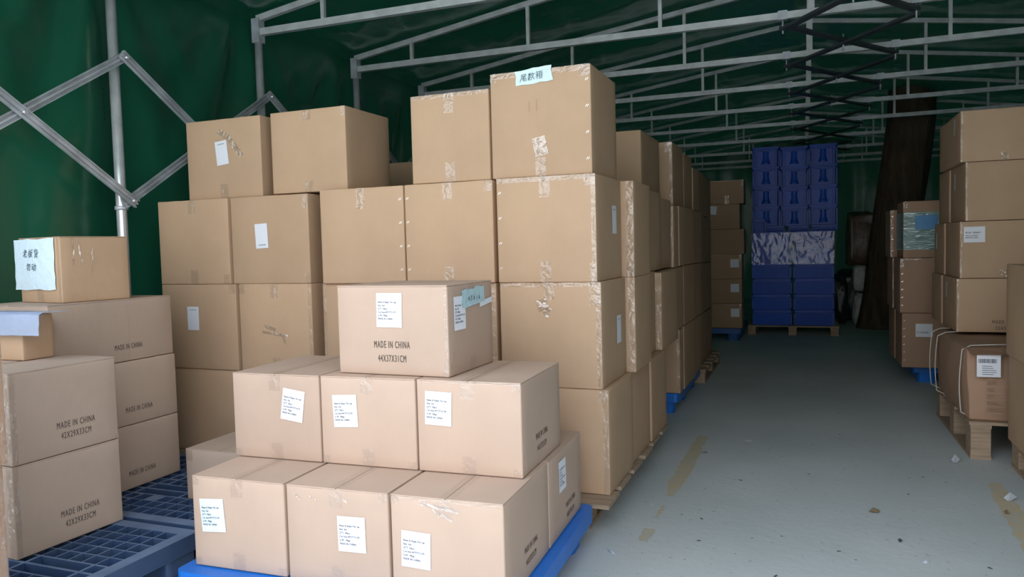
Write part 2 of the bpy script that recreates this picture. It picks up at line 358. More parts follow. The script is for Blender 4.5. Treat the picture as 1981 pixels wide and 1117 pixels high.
HZ = {
 'lao': [[(.25,.8),(.7,.82)],[(.47,.97),(.46,.62)],[(.08,.6),(.92,.66)],[(.82,.88),(.1,.18)],[(.7,.46),(.42,.34)],[(.42,.5),(.42,.1),(.82,.08),(.88,.25)]],
 'ban': [[(.03,.66),(.42,.7)],[(.22,.97),(.22,.03)],[(.22,.62),(.03,.3)],[(.22,.56),(.4,.4)],[(.92,.93),(.52,.86)],[(.53,.86),(.5,.4),(.38,.05)],[(.53,.62),(.86,.64),(.5,.05)],[(.58,.45),(.95,.05)]],
 'huo': [[(.3,.97),(.08,.7)],[(.22,.82),(.22,.5)],[(.78,.88),(.45,.7)],[(.5,.97),(.5,.55),(.86,.52),(.9,.66)],[(.28,.42),(.28,.14)],[(.28,.42),(.72,.44),(.72,.14)],[(.5,.38),(.45,.15),(.2,-.02)],[(.55,.15),(.84,-.02)]],
 'wu': [[(.3,.97),(.06,.6)],[(.22,.8),(.82,.84),(.76,.12),(.58,.2)],[(.45,.78),(.12,.28)],[(.64,.76),(.3,.1)]],
 'dong': [[(.08,.8),(.4,.82)],[(.02,.57),(.48,.6)],[(.28,.58),(.08,.26),(.44,.32)],[(.36,.44),(.48,.2)],[(.52,.68),(.95,.72),(.87,.12),(.72,.2)],[(.72,.95),(.67,.5),(.46,.06)]],
 'wei': [[(.2,.9),(.82,.92),(.8,.72),(.2,.72)],[(.2,.9),(.2,.5),(.03,.02)],[(.72,.64),(.35,.55)],[(.3,.42),(.85,.46)],[(.3,.26),(.88,.3)],[(.52,.6),(.52,.06),(.92,.06),(.95,.22)]],
 'shu': [[(.03,.75),(.46,.77)],[(.25,.97),(.25,.5)],[(.08,.92),(.16,.8)],[(.42,.92),(.33,.8)],[(.25,.72),(.03,.5)],[(.25,.72),(.46,.55)],[(.2,.48),(.08,.2),(.42,.03)],[(.02,.32),(.5,.35)],[(.4,.46),(.08,0)],[(.66,.97),(.52,.63)],[(.58,.76),(.97,.78)],[(.84,.76),(.5,.02)],[(.6,.6),(.97,.02)]],
 'xiang': [[(.16,.97),(.04,.78)],[(.12,.88),(.42,.89)],[(.56,.97),(.5,.78)],[(.54,.88),(.92,.9)],[(.03,.6),(.46,.62)],[(.25,.76),(.25,0)],[(.25,.55),(.03,.24)],[(.27,.5),(.44,.34)],[(.55,.7),(.55,.03)],[(.55,.7),(.9,.72),(.9,.03),(.55,.03)],[(.55,.48),(.9,.49)],[(.55,.26),(.9,.27)]],
 '4': [[(.5,.95),(.2,.4),(.8,.42)],[(.6,.7),(.58,.1)]], '5': [[(.7,.9),(.35,.9),(.32,.55),(.65,.5),(.6,.15),(.25,.12)]], 'x': [[(.2,.8),(.7,.2)],[(.7,.8),(.2,.2)]], '1': [[(.5,.9),(.45,.1)]]}
def hand(chars, size, gap=.18, lw=.0022, slant=.15, x0=0., y0=0.):
    vs, fs = [], []
    cx = x0
    for c in chars:
        for st in HZ[c]:
            pts = [Vector((cx+(p[0]+slant*p[1])*size, y0+p[1]*size)) for p in st]
            for a, b in zip(pts, pts[1:]):
                d = (b-a); n = Vector((-d.y, d.x)).normalized()*lw/2; e = d.normalized()*lw*.4; i = len(vs)
                vs += [tuple(a-n-e), tuple(b-n+e), tuple(b+n+e), tuple(a+n-e)]; fs.append((i, i+1, i+2, i+3))
        cx += size*(1+gap)
    return vs, fs

# ------------------------------------------------------------------ cartons
FR = {'front': (Vector((1,0,0)), Vector((0,0,1)), Vector((0,-1,0))), 'right': (Vector((0,1,0)), Vector((0,0,1)), Vector((1,0,0))),
      'left': (Vector((0,-1,0)), Vector((0,0,1)), Vector((-1,0,0))), 'back': (Vector((-1,0,0)), Vector((0,0,1)), Vector((0,1,0))),
      'top': (Vector((1,0,0)), Vector((0,1,0)), Vector((0,0,1))), 'bottom': (Vector((1,0,0)), Vector((0,-1,0)), Vector((0,0,-1)))}
class Carton:
    @property
    def T(s): return TAPE2 if s.k == 'pink' else TAPE
    def __init__(s, name, x0, x1, y0, y1, z0, z1, label, k='tan', yaw=0., group=None, cat='box', bulge=.004, flaps=False, seed=None, flapdir='x', jit=.0015):
        s.w, s.d, s.h = x1-x0, y1-y0, z1-z0; s.B = bulge; s.k = k
        s.root = empty(name, ((x0+x1)/2, (y0+y1)/2, z0), yaw, label, cat, group)
        s.rnd = random.Random(seed if seed is not None else int((x0*97+y0*31+z0*13)*100)); s.body(flaps, flapdir, jit)
    def half(s, face):
        return {'front': (s.w/2, s.h/2, s.d/2), 'back': (s.w/2, s.h/2, s.d/2), 'left': (s.d/2, s.h/2, s.w/2), 'right': (s.d/2, s.h/2, s.w/2), 'top': (s.w/2, s.d/2, s.h/2), 'bottom': (s.w/2, s.d/2, s.h/2)}[face]
    def P(s, face, u, v, off=0.):
        U, V, N = FR[face]; hu, hv, hn = s.half(face); B = 0 if face in ('top', 'bottom') else s.B
        bl = B*max(0, 1-(u/hu)**2)*max(0, 1-(v/hv)**2)
        return U*u+V*v+N*(hn+bl+off)+Vector((0, 0, s.h/2))
    def body(s, flaps, fd, jit):
        bm = bmesh.new(); n = 8; sh = .0035 if flaps else 0
        for f in FR:
            hu, hv, hn = s.half(f); g = [[bm.verts.new(s.P(f, -hu+2*hu*i/n, -hv+2*hv*j/n)) for j in range(n+1)] for i in range(n+1)]
            for i in range(n):
                for j in range(n): bm.faces.new((g[i][j], g[i+1][j], g[i+1][j+1], g[i][j+1]))
        bmesh.ops.remove_doubles(bm, verts=bm.verts, dist=1e-5)
        for v in bm.verts:
            if v.co.z > s.h-1e-4:
                v.co.z -= sh
                if jit: v.co.z -= s.rnd.random()*jit
        bmesh.ops.recalc_face_normals(bm, faces=bm.faces); bevel(bm, .0045, 2, 60)
        for f in bm.faces: f.smooth = True
        obj('box_body', bm, K[s.k], s.root)
        if flaps:
            for q in (-1, 1):
                bm = bmesh.new()
                if fd == 'x': box(bm, -s.w/2+.001, s.w/2-.001, *(sorted((q*.0015, q*(s.d/2-.001)))), s.h-.004, s.h-.0002)
                else: box(bm, *(sorted((q*.0015, q*(s.w/2-.001)))), -s.d/2+.001, s.d/2-.001, s.h-.004, s.h-.0002)
                bevel(bm, .001, 1); obj('top_flap', bm, K[s.k], s.root)
    def patch(s, name, face, u0, u1, v0, v1, m, rot=0., off=.0012, nu=6, nv=6, th=.0004, crinkle=0., parent=None, jag=0.):
        bm = bmesh.new(); cu, cv = (u0+u1)/2, (v0+v1)/2; c, sn = math.cos(rot), math.sin(rot); g = []
        for i in range(nu+1):
            row = []
            for j in range(nv+1):
                du, dv = (u0-cu)+(u1-u0)*i/nu, (v0-cv)+(v1-v0)*j/nv
                if jag and i in (0, nu): du += s.rnd.uniform(-jag, jag)
                if jag and j in (0, nv): dv += s.rnd.uniform(-jag, jag)
                u, v = cu+du*c-dv*sn, cv+du*sn+dv*c
                row.append(bm.verts.new(s.P(face, u, v, off+(s.rnd.random()*crinkle if crinkle else 0))))
            g.append(row)
        fs = []
        for i in range(nu):
            for j in range(nv): fs.append(bm.faces.new((g[i][j], g[i+1][j], g[i+1][j+1], g[i][j+1])))
        if th:
            ex = bmesh.ops.extrude_face_region(bm, geom=fs); N = FR[face][2]
            for v in [q for q in ex['geom'] if isinstance(q, bmesh.types.BMVert)]: v.co += N*th
            bmesh.ops.recalc_face_normals(bm, faces=bm.faces)
        return obj(name, bm, m, parent or s.root)
    def ink(s, name, face, u, v, vf, m, rot=0., off=.001, parent=None):
        vs, fs = vf; c, sn = math.cos(rot), math.sin(rot); bm = bmesh.new()
        V = [bm.verts.new(s.P(face, u+x*c-y*sn, v+x*sn+y*c, off)) for x, y in vs]
        for f in fs:
            try: bm.faces.new([V[i] for i in f])
            except ValueError: pass
        return obj(name, bm, m, parent or s.root)
    def seam_tape(s, face='front', u=0., top=True, bot=True, w=.048, l=.075):
        hu, hv, _ = s.half(face)
        if top: s.patch('packing_tape', face, u-w/2, u+w/2, hv-l, hv-.001, s.T, rot=0, crinkle=.0012, nu=4, nv=6, th=0)
        if bot: s.patch('packing_tape', face, u-w/2, u+w/2, -hv+.001, -hv+l, s.T, crinkle=.0012, nu=4, nv=6, th=0)
    def top_tape(s, fd='x', w=.048):
        hu, hv, _ = s.half('top')
        if fd == 'x': s.patch('packing_tape', 'top', -hu+.002, hu-.002, -w/2, w/2, s.T, crinkle=.0008, nu=12, nv=2, th=0)
        else: s.patch('packing_tape', 'top', -w/2, w/2, -hv+.002, hv-.002, s.T, crinkle=.0008, nu=2, nv=12, th=0)
    def edge_tape(s, face, edge, w=.03):
        hu, hv, _ = s.half(face)
        r = {'top': (-hu+.002, hu-.002, hv-w, hv-.001), 'bottom': (-hu+.002, hu-.002, -hv+.001, -hv+w), 'right': (hu-w, hu-.001, -hv+.002, hv-.002), 'left': (-hu+.001, -hu+w, -hv+.002, hv-.002)}[edge]
        n = (14, 3) if edge in ('top', 'bottom') else (3, 14)
        s.patch('edge_tape', face, *r, s.T, crinkle=.0022, nu=n[0], nv=n[1], th=0, off=.0014)
    def corner_tape(s, face, cu, cv, w=.04, h=.05):
        hu, hv, _ = s.half(face)
        u0, u1 = (hu-w, hu-.001) if cu > 0 else (-hu+.001, -hu+w); v0, v1 = (hv-h, hv-.001) if cv > 0 else (-hv+.001, -hv+h)
        s.patch('corner_tape', face, u0, u1, v0, v1, s.T, crinkle=.003, nu=4, nv=4, th=0, off=.0014)
    def staples(s, face, side, n=4):
        hu, hv, _ = s.half(face)
        for i in range(n):
            bm = bmesh.new(); v = hv*(-.72+1.44*i/(n-1)); u = (hu-.016)*side
            for q in (-.0035, .0035):
                a = s.P(face, u+q-.003, v-.005, .0015); b = s.P(face, u+q+.003, v+.005, .0015); bar(bm, a, b, .0022, .0022)
            obj('staple', bm, STAPLE, s.root)
    def made(s, face, size_txt, u, v, sz=.026, k=.72, gap=.042):
        s.ink('printed_text', face, u, v+gap, text_verts('MADE IN CHINA', sz, k, 'CENTER'), INK)
        s.ink('printed_text', face, u, v, text_verts(size_txt, sz, k, 'CENTER'), INK)
    def sticker(s, face, u, v, w=.088, h=.1, rot=0., m=None):
        L = s.patch('shipping_label', face, u-w/2, u+w/2, v-h/2, v+h/2, m or PAPER, rot=rot, off=.0022, nu=4, nv=4)
        L['label'] = 'white paper shipping label'
        tx = ['Name & Shape: Pet cup', 'Size: Std', 'QTY: 50pcs', 'Ctn Size:44*37*31CM', 'G.W: 10kgs', 'MADE IN CHINA']
        vs, fs = [], []
        for i, t in enumerate(tx):
            a, b = text_verts(t, .0088, .82 if i else .78); n = len(vs)
            vs += [(x-w/2+.006, y+h*.21-i*.0115) for x, y in a]; fs += [tuple(j+n for j in f) for f in b]
        s.ink('label_print', face, u, v, (vs, fs), INKP, rot=rot, off=.0032, parent=L)
        return L
    def code_sticker(s, face, u, v, rot=0., up=True, w=.078, h=.125):
        L = s.patch('code_sticker', face, u-w/2, u+w/2, v-h/2, v+h/2, PAPER, rot=rot, off=.0022, nu=3, nv=4)
        L['label'] = 'narrow white sticker'
        a = text_verts('NO.00012768', .0075, .9, 'CENTER'); dv = .043 if up else -.048
        c, sn = math.cos(rot), math.sin(rot)
        s.ink('label_print', face, u-dv*sn, v+dv*c, a, INKP, rot=rot, off=.0032, parent=L)
    def glints(s, face, spots):
        for (u, v, w, h, r) in spots: s.patch('tape_wrinkle', face, u-w/2, u+w/2, v-h/2, v+h/2, GLINT, rot=r, crinkle=.004, nu=2, nv=5, th=0, off=.0016)

# ---- pale cartons stacked at the front on the bright blue pallet
A = .03; ex = Vector((math.cos(A), math.sin(A))); ey = Vector((-math.sin(A), math.cos(A))); O = Vector((-1.9511, 2.1899))
def fcart(i, lx, ly, z0, label, w=.3665, d=.444, h=.308, yaw=A, **kw):
    c = O+ex*(lx+w/2)+ey*(ly+d/2)
    return Carton('shipping_carton', c.x-w/2, c.x+w/2, c.y-d/2, c.y+d/2, z0, z0+h, label, 'pink', yaw, 'pale cartons on the bright blue pallet', flaps=True, flapdir='y', bulge=.003, **kw)
mr = [fcart(0, .001, 0, .462, 'pale carton at the left of the middle layer, its white label tilted'),
      fcart(1, .374, 0, .462, 'pale carton in the centre of the middle layer, label near its left edge'),
      fcart(2, .747, 0, .462, 'pale carton at the right of the middle layer, half uncovered on top')]
br = [fcart(3, .013, -.237, .152, 'pale carton at the left of the bottom layer, bluish label at left'),
      fcart(4, .390, -.237, .152, 'pale carton in the centre of the bottom layer, label near its right edge'),
      fcart(5, .766, -.237, .152, 'pale carton at the right front of the bottom layer, label at lower left')]
b4 = fcart(6, .766, .214, .152, 'pale carton behind the bottom right one, label on its aisle side')
for c in mr+br: c.seam_tape('front', l=.06)
for c in mr+br+[b4]: c.top_tape('y')
mr[0].sticker('front', .075, .045, rot=-.14, w=.09, h=.112); mr[1].sticker('front', -.085, .035, rot=.05, w=.096, h=.112); mr[2].sticker('front', -.105, .06, rot=-.03, w=.096, h=.112)
br[0].sticker('front', -.10, .025, rot=.08, w=.098, h=.112, m=PAPERB); br[1].sticker('front', .055, .015, rot=.02, w=.098, h=.112); br[2].sticker('front', -.10, -.01, rot=-.03, w=.098, h=.112)
b4.sticker('right', -.06, .06, w=.09, h=.112)
mr[2].made('right', '44X37X31CM', -.02, -.105, sz=.03, k=.5); br[2].made('right', '44X37X31CM', .015, -.105, sz=.03, k=.5); b4.made('right', '44X37X31CM', .05, -.12, sz=.03, k=.5)
for c, e in ((mr[0], (-1, -1)), (mr[1], (-1, -1)), (mr[1], (1, -1)), (mr[2], (1, 1)), (mr[2], (1, -1)), (br[0], (-1, 1)), (br[0], (-1, -1)), (br[0], (1, -1)), (br[1], (1, 1)), (br[2], (-1, 1))):
    c.corner_tape('front', *e, w=.03, h=.03)
br[1].glints('front', [(-.14, .12, .006, .03, .9), (-.08, .118, .006, .03, 1.0), (.03, .122, .006, .03, 1.1)])
br[2].glints('front', [(-.02, .128, .012, .13, 1.45), (-.01, .105, .008, .07, 1.2)])
br[2].edge_tape('front', 'top', .012); mr[2].edge_tape('front', 'top', .008)
b4.edge_tape('front', 'right', .02)
w, d, h = .435, .366, .309
tp = Carton('shipping_carton', -1.535, -1.10, 2.262, 2.628, .7715, 1.0805, 'pale carton on its own atop the front stack, printed 44X37X31CM', 'pink', -.02, 'pale cartons on the bright blue pallet', flaps=True, bulge=.003)
tp.sticker('front', -.005, .07, w=.1, h=.118, rot=-.01); tp.made('front', '44X37X31CM', -.0, -.108, sz=.034, k=.47, gap=.048)
tp.seam_tape('right', l=.05)
L_ = tp.sticker('right', -.10, .055, w=.085, h=.115)
q = tp.patch('note_tape', 'right', -.085, .105, .075, .135, BLUETAPE, rot=.05, off=.0035, nu=8, nv=3, crinkle=.001, jag=.004); q['label'] = 'pale blue adhesive tape with pen marks'
tp.ink('handwriting', 'right', -.04, .09, hand(['4', '5', 'x', '1', '4'], .018, lw=.0025), INKH, off=.0055, parent=q)
q = tp.patch('paper_strip', 'right', .06, .175, .068, .088, PAPER, rot=.10, off=.0035, nu=4, nv=1)
tp.top_tape('x'); tp.corner_tape('front', 1, -1, .02, .05); tp.edge_tape('front', 'right', .012)
tp.glints('right', [(-.16, -.10, .008, .06, -.3)])
# small carton behind at the left
c = Carton('low_carton', -2.49, -2.13, 2.49, 2.93, .152, .372, 'low dull carton peeking out behind the bottom left front carton', 'grey', .02, flaps=True, flapdir='y')
c.corner_tape('front', -1, 1)

# ---- big pile of large cartons
GP = 'large cartons of the big pile'
def pc(x0, x1, y0, y1, z0, z1, label, k='tan', yaw=-.01, **kw):
    return Carton('large_carton', x0, x1, y0, y1, z0, z1, label, k, yaw, GP, **kw)
L1, L2, L3, L4 = .146, .593, 1.047, 1.500
# lowest layer
c = pc(-3.23, -2.762, 3.16, 3.6, L1, L2, 'large carton at the lowest left corner of the big pile', 'tan')
pc(-2.745, -2.30, 3.16, 3.6, L1, L2, 'lowest layer large carton hidden behind the front stack, left of centre')
pc(-2.20, -1.75, 3.13, 3.57, L1, L2, 'lowest layer large carton hidden behind the front stack, centre')
pc(-1.735, -1.29, 3.11, 3.55, L1, L2, 'lowest layer large carton hidden behind the front stack, right of centre')
c = pc(-1.245, -.762, 3.065, 3.52, L1, L2, 'large carton at the lowest aisle corner of the big pile, on the wooden pallet'); c.edge_tape('front', 'right', .025); c.corner_tape('front', 1, 1)
# second layer
c = pc(-3.258, -2.755, 3.15, 3.59, L2, L3, 'second layer large carton at far left with narrow white sticker'); c.code_sticker('front', -.035, .045); c.corner_tape('front', 1, 1)
c = pc(-2.738, -2.285, 3.15, 3.59, L2, L3, 'second layer large carton, second from left, creased across its front'); c.seam_tape('front'); c.edge_tape('front', 'right', .02); c.corner_tape('front', -1, 1)
c.glints('front', [(.0, -.03, .014, .16, 1.45), (.05, -.05, .012, .06, .4), (-.03, .0, .02, .07, 1.3)])
c = pc(-2.20, -1.75, 3.12, 3.56, L2, L3, 'second layer large carton mostly hidden behind the topmost front carton, left'); c.edge_tape('front', 'left', .02)
pc(-1.735, -1.275, 3.11, 3.55, L2, L3, 'second layer large carton hidden behind the topmost front carton, right').edge_tape('front', 'right', .03)
c = pc(-1.245, -.788, 3.075, 3.515, L2, L3, 'second layer large carton at the aisle corner, sticker on its side'); c.seam_tape('front'); c.edge_tape('front', 'top', .02); c.edge_tape('front', 'right', .022); c.corner_tape('front', 1, 1, .05, .1)
c.code_sticker('right', .06, .0, rot=0); c.glints('front', [(-.03, .13, .05, .05, .3), (-.01, .10, .03, .04, -.4)])
# third layer
c = pc(-3.258, -2.783, 3.15, 3.59, L3, L4-.006, 'third layer large carton at the far left, blank front'); c.seam_tape('front'); c.corner_tape('front', 1, -1)
c = pc(-2.768, -2.285, 3.15, 3.59, L3, L4-.006, 'third layer large carton, second from left, with narrow white sticker'); c.code_sticker('front', -.045, .02, rot=.04, up=False); c.corner_tape('front', 1, 1, .03, .07); c.corner_tape('front', 1, -1, .03, .05)
c = pc(-2.182, -1.722, 3.10, 3.54, L3, L4, 'third layer large carton in the middle, staples down its right edge'); c.seam_tape('front', l=.1, bot=False); c.staples('front', 1)
c = pc(-1.712, -1.272, 3.09, 3.53, L3, L4, 'third layer large carton, second from the aisle, staples down its left edge'); c.seam_tape('front'); c.staples('front', -1); c.corner_tape('front', 1, 1)
c = pc(-1.247, -.802, 3.07, 3.51, L3, L4, 'third layer large carton at the aisle corner, shiny tape along its top'); c.edge_tape('front', 'top', .022); c.edge_tape('front', 'right', .02); c.staples('front', -1); c.seam_tape('front', l=.09); c.corner_tape('front', 1, -1, .03, .08); c.corner_tape('front', 1, 1, .05, .05)
c.code_sticker('right', .07, .04)
# fourth layer
c = pc(-3.085, -2.595, 3.20, 3.62, L4-.004, 1.912, 'fourth layer large carton at upper left with tilted narrow white sticker'); c.code_sticker('front', -.005, .03, rot=.10); c.seam_tape('front', top=False)
c.glints('front', [(.08, .06, .03, .14, .7), (.0, .13, .03, .06, 1.0)])
c = pc(-2.525, -2.078, 3.19, 3.60, L4+.002, 1.912, 'fourth layer large carton beside the upper left one, tape curl at its top'); c.seam_tape('front', l=.055); c.corner_tape('front', 1, 1, .02, .05)
c = pc(-1.677, -1.287, 3.11, 3.52, L4+.002, 1.90, 'fourth layer carton left of the tallest one, brown tape patch at its top'); c.seam_tape('front', l=.09); c.edge_tape('front', 'top', .02)
c = pc(-1.275, -.822, 3.10, 3.53, L4+.002, 1.957, 'tallest carton on top of the big pile with a pale blue handwritten note'); c.edge_tape('front', 'top', .026); c.seam_tape('front', top=False, l=.08); c.staples('front', 1); c.corner_tape('front', 1, 1, .05, .05); c.corner_tape('front', -1, 1, .03, .04); c.glints('front', [(.0, -.10, .06, .08, .2)])
q = c.patch('note_tape', 'front', -.105, .06, .168, .232, mat('pale_note_tape', (.62, .78, .80), .4, bump=.3, bump_scale=30), rot=.09, off=.003, nu=6, nv=3, crinkle=.0015, jag=.004); q['label'] = 'pale blue note tape with handwritten characters'
c.ink('handwriting', 'front', -.085, .178, hand(['wei', 'shu', 'xiang'], .032, gap=.12, lw=.0024), INKH, rot=.09, off=.0052, parent=q)
c.ink('scuff_mark', 'front', -.05, .05, ([(0, 0), (.006, 0), (.006, .045), (0, .045)], [(0, 1, 2, 3)]), K['deep'], off=.0008)
c.ink('scuff_mark', 'front', -.015, .05, ([(0, 0), (.006, 0), (.006, .05), (0, .05)], [(0, 1, 2, 3)]), K['deep'], off=.0008)
# cartons seen over the top, behind
for z0, z1 in ((L1, L2), (L2, L3), (L3, L4)): pc(-2.98, -2.52, 4.37, 4.8, z0, z1, 'large carton buried deep inside the big pile, under the one glimpsed between upper boxes')
pc(-2.72, -2.30, 4.38, 4.8, L4, 1.772, 'large carton glimpsed in the gap between the two pairs of upper boxes')
# aisle side, second to last
c = pc(-1.22, -.768, 3.535, 3.965, L1, L2, 'lowest large carton along the aisle, just behind the pile corner')
c = pc(-1.20, -.742, 3.53, 3.915, L2, L3, 'second layer large carton standing proud along the aisle behind the corner'); c.edge_tape('front', 'right', .035); c.edge_tape('right', 'left', .01)
c = pc(-1.20, -.742, 3.53, 3.915, L3, L4, 'third layer large carton standing proud along the aisle behind the corner'); c.edge_tape('front', 'right', .035); c.corner_tape('front', 1, -1, .04, .05)
c = pc(-1.20, -.757, 3.985, 4.42, L1, L2-.004, 'lowest large carton along the aisle at the end of the first pallet'); c.edge_tape('right', 'left', .02)
c = pc(-1.21, -.79, 3.93, 4.29, L2, L3, 'second layer large carton set back along the aisle')
c = pc(-1.20, -.752, 4.30, 4.86, L2, L3-.01, 'second layer large carton with a taped front strip, farther along the aisle'); c.edge_tape('front', 'right', .05)
c = pc(-1.21, -.80, 3.93, 4.56, L3, L4, 'third layer large carton with a long aisle side'); c.edge_tape('right', 'right', .02)
c = pc(-1.21, -.81, 4.59, 4.98, L3, L4-.02, 'third layer large carton, narrow slice seen before the sunlit strip')
c = pc(-1.30, -.905, 4.55, 5.13, L4, 1.885, 'fourth layer large carton standing back behind the tallest one')
# second pallet of the aisle (blue), third pallet (wood)
c = pc(-1.25, -.808, 5.30, 5.455, L1+.006, .60, 'lowest large carton above the small blue pallet foot, front face showing'); c.edge_tape('front', 'right', .02)
c = pc(-1.25, -.80, 5.47, 6.05, L1+.006, .605, 'lowest aisle carton on the second pallet, behind the blue foot one'); c.edge_tape('right', 'left', .02)
c = pc(-1.25, -.81, 6.07, 6.47, L1+.006, .60, 'lowest aisle carton at the far end of the second pallet')
c = pc(-1.25, -.805, 5.02, 5.46, .61, 1.035, 'second layer aisle carton on the second pallet, first one'); c.edge_tape('right', 'left', .012)
c = pc(-1.25, -.80, 5.48, 6.07, .61, 1.04, 'second layer aisle carton on the second pallet, middle one'); c.edge_tape('right', 'left', .02)
c = pc(-1.25, -.81, 6.09, 6.5, .605, 1.035, 'second layer aisle carton on the second pallet, far one')
c = pc(-1.28, -.80, 5.05, 5.235, 1.04, 1.45, 'third layer aisle carton on the second pallet showing a narrow lit front'); c.edge_tape('front', 'right', .02)
c = pc(-1.25, -.79, 5.25, 6.0, 1.045, 1.455, 'third layer aisle carton on the second pallet with a shiny taped corner'); c.edge_tape('right', 'left', .022)
c = pc(-1.25, -.80, 6.03, 6.5, 1.04, 1.455, 'third layer aisle carton on the second pallet, far one')
c = pc(-1.30, -.835, 5.27, 5.73, 1.462, 1.895, 'top aisle carton on the second pallet, lit front with tape at its corner'); c.edge_tape('front', 'right', .02); c.corner_tape('front', 1, 1, .05, .07)
c = pc(-1.28, -.83, 5.75, 6.16, 1.462, 1.87, 'top aisle carton on the second pallet, middle one')
c = pc(-1.27, -.82, 6.18, 6.52, 1.462, 1.80, 'top aisle carton on the second pallet with a pale taped edge'); c.edge_tape('right', 'left', .03)
for z0, z1, nm in ((.122, .57, 'lowest'), (.572, 1.02, 'second layer'), (1.022, 1.44, 'third layer'), (1.442, 1.82, 'top')):
    pc(-1.28, -.845, 6.6, 7.05, z0, z1, nm+' dark aisle carton on the third pallet, near one', 'deep')
    pc(-1.28, -.85, 7.08, 7.6, z0, z1-.01, nm+' dark aisle carton on the third pallet, far one', 'deep')

# ---- left stacks on the navy pallets
GL = 'greyish cartons at the lower left'
for z0, z1, lab in ((.152, .480, 'greyish carton at bottom left printed 42X29X33CM, standing on the navy pallet'), (.482, .808, 'greyish carton printed 42X29X33CM, upper one of the left front pair')):
    c = Carton('grey_carton', -2.83, -2.555, 1.79, 2.215, z0, z1, lab, 'grey', -.045 if z0 < .4 else -.03, GL, flaps=True, flapdir='y')
    c.made('right', '42X29X33CM', .03, -.108, sz=.034, k=.52, gap=.04); c.edge_tape('right', 'left', .02); c.edge_tape('front', 'right', .03); c.corner_tape('right', 1, -1, .015, .02)
for z0, z1, lab in ((.152, .440, 'long greyish carton at the bottom behind the left front pair'), (.442, .73, 'long greyish carton in the middle behind the left front pair'), (.732, 1.012, 'long greyish carton below the box with the big white sheet')):
    dx = -.03 if z0 > .7 else 0
    c = Carton('grey_carton', -3.27+dx, -2.845+dx*.3, 2.17 if dx else 2.235, 2.81, z0, z1, lab, 'grey', 0, GL, flaps=bool(dx), flapdir='y')
    c.made('right', '42X29X33CM' if False else ' ', .06, -.115+.0, sz=.034, k=.5, gap=.03)
    if dx: c.edge_tape('right', 'bottom', .006); c.patch('packing_tape', 'right', .06, .066, -.13, .13, TAPE, th=0, crinkle=.001)
# box with a big sheet
c = Carton('note_carton', -3.22, -2.90, 2.32, 2.625, 1.0125, 1.295, 'tan carton at left with a large white handwritten sheet taped on', 'tan', -.16, None, flaps=True, flapdir='y')
c.seam_tape('front'); c.edge_tape('front', 'right', .02); c.glints('right', [(-.1, .08, .01, .12, 0), (-.07, .08, .008, .1, .1), (-.02, .03, .006, .12, -.05)])
q = c.patch('paper_sheet', 'front', -.19, .125, -.085, .135, PAPERB, rot=0, off=.004, nu=8, nv=8, crinkle=.002, jag=.003); q['label'] = 'white sheet with two lines of handwritten characters'
c.ink('handwriting', 'front', -.115, .055, hand(['lao', 'ban', 'huo'], .037, gap=.2, lw=.0026), INKH, off=.0078, parent=q)
c.ink('handwriting', 'front', -.09, -.005, hand(['wu', 'dong'], .037, gap=.12, lw=.0026), INKH, off=.0078, parent=q)
# tan box under the plastic sheet
for z0, z1, lab in ((.152, .480, 'greyish carton hidden behind the bottom left pair, lower'), (.482, .808, 'greyish carton behind the left front pair under the small tan carton')):
    Carton('grey_carton', -3.25, -2.848, 1.80, 2.15, z0, z1, lab, 'grey', 0, GL, flaps=True)
c = Carton('tan_carton', -3.16, -2.815, 2.03, 2.16, .8095, .985, 'small tan carton at the left edge under a bluish white plastic sheet', 'tan', 0, None)
def cloth():
    bm = bmesh.new(); n, m = 34, 30; g = []
    prof = [(2.15, .992), (2.03, .999), (2.012, .99), (2.006, .95), (2.004, .912)]
    for i in range(n+1):
        x = -3.25+(.565)*i/n; row = []
        for j in range(m+1):
            t = j/m*(len(prof)-1); k = min(int(t), len(prof)-2); f = t-k
            y = prof[k][0]*(1-f)+prof[k+1][0]*f; z = prof[k][1]*(1-f)+prof[k+1][1]*f
            a = noise.noise(Vector((x*9, z*14+y*3, 1)))*.010+noise.noise(Vector((x*26, z*9, 4)))*.005
            fr = max(0, (x+2.9)/.3)
            row.append(bm.verts.new((x, y-abs(a)*1.1-.002, z+abs(a)*.6 if t < 2 else z+a*.3)))
        g.append(row)
    for i in range(n):
        for j in range(m): bm.faces.new((g[i][j], g[i+1][j], g[i+1][j+1], g[i][j+1]))
    bmesh.ops.solidify(bm, geom=bm.faces[:], thickness=.003)
    return tag(obj('plastic_sheet', bm, CLOTH, smooth=True), 'bluish white plastic sheet folded over the small carton at the left edge', 'plastic sheet')
cloth()
# stack that only shows a sliver at the left edge of the frame
for z0, z1, lab in ((.152, .605, 'carton cut off by the left edge of the picture, lower one'), (.607, 1.088, 'carton cut off by the left edge of the picture, upper one')):
    c = Carton('edge_carton', -2.63, -2.195+(.0 if z0 < .5 else .025), 1.07, 1.5, z0, z1, lab, 'old', 0, 'cartons at the left edge'); c.edge_tape('right', 'right', .03)

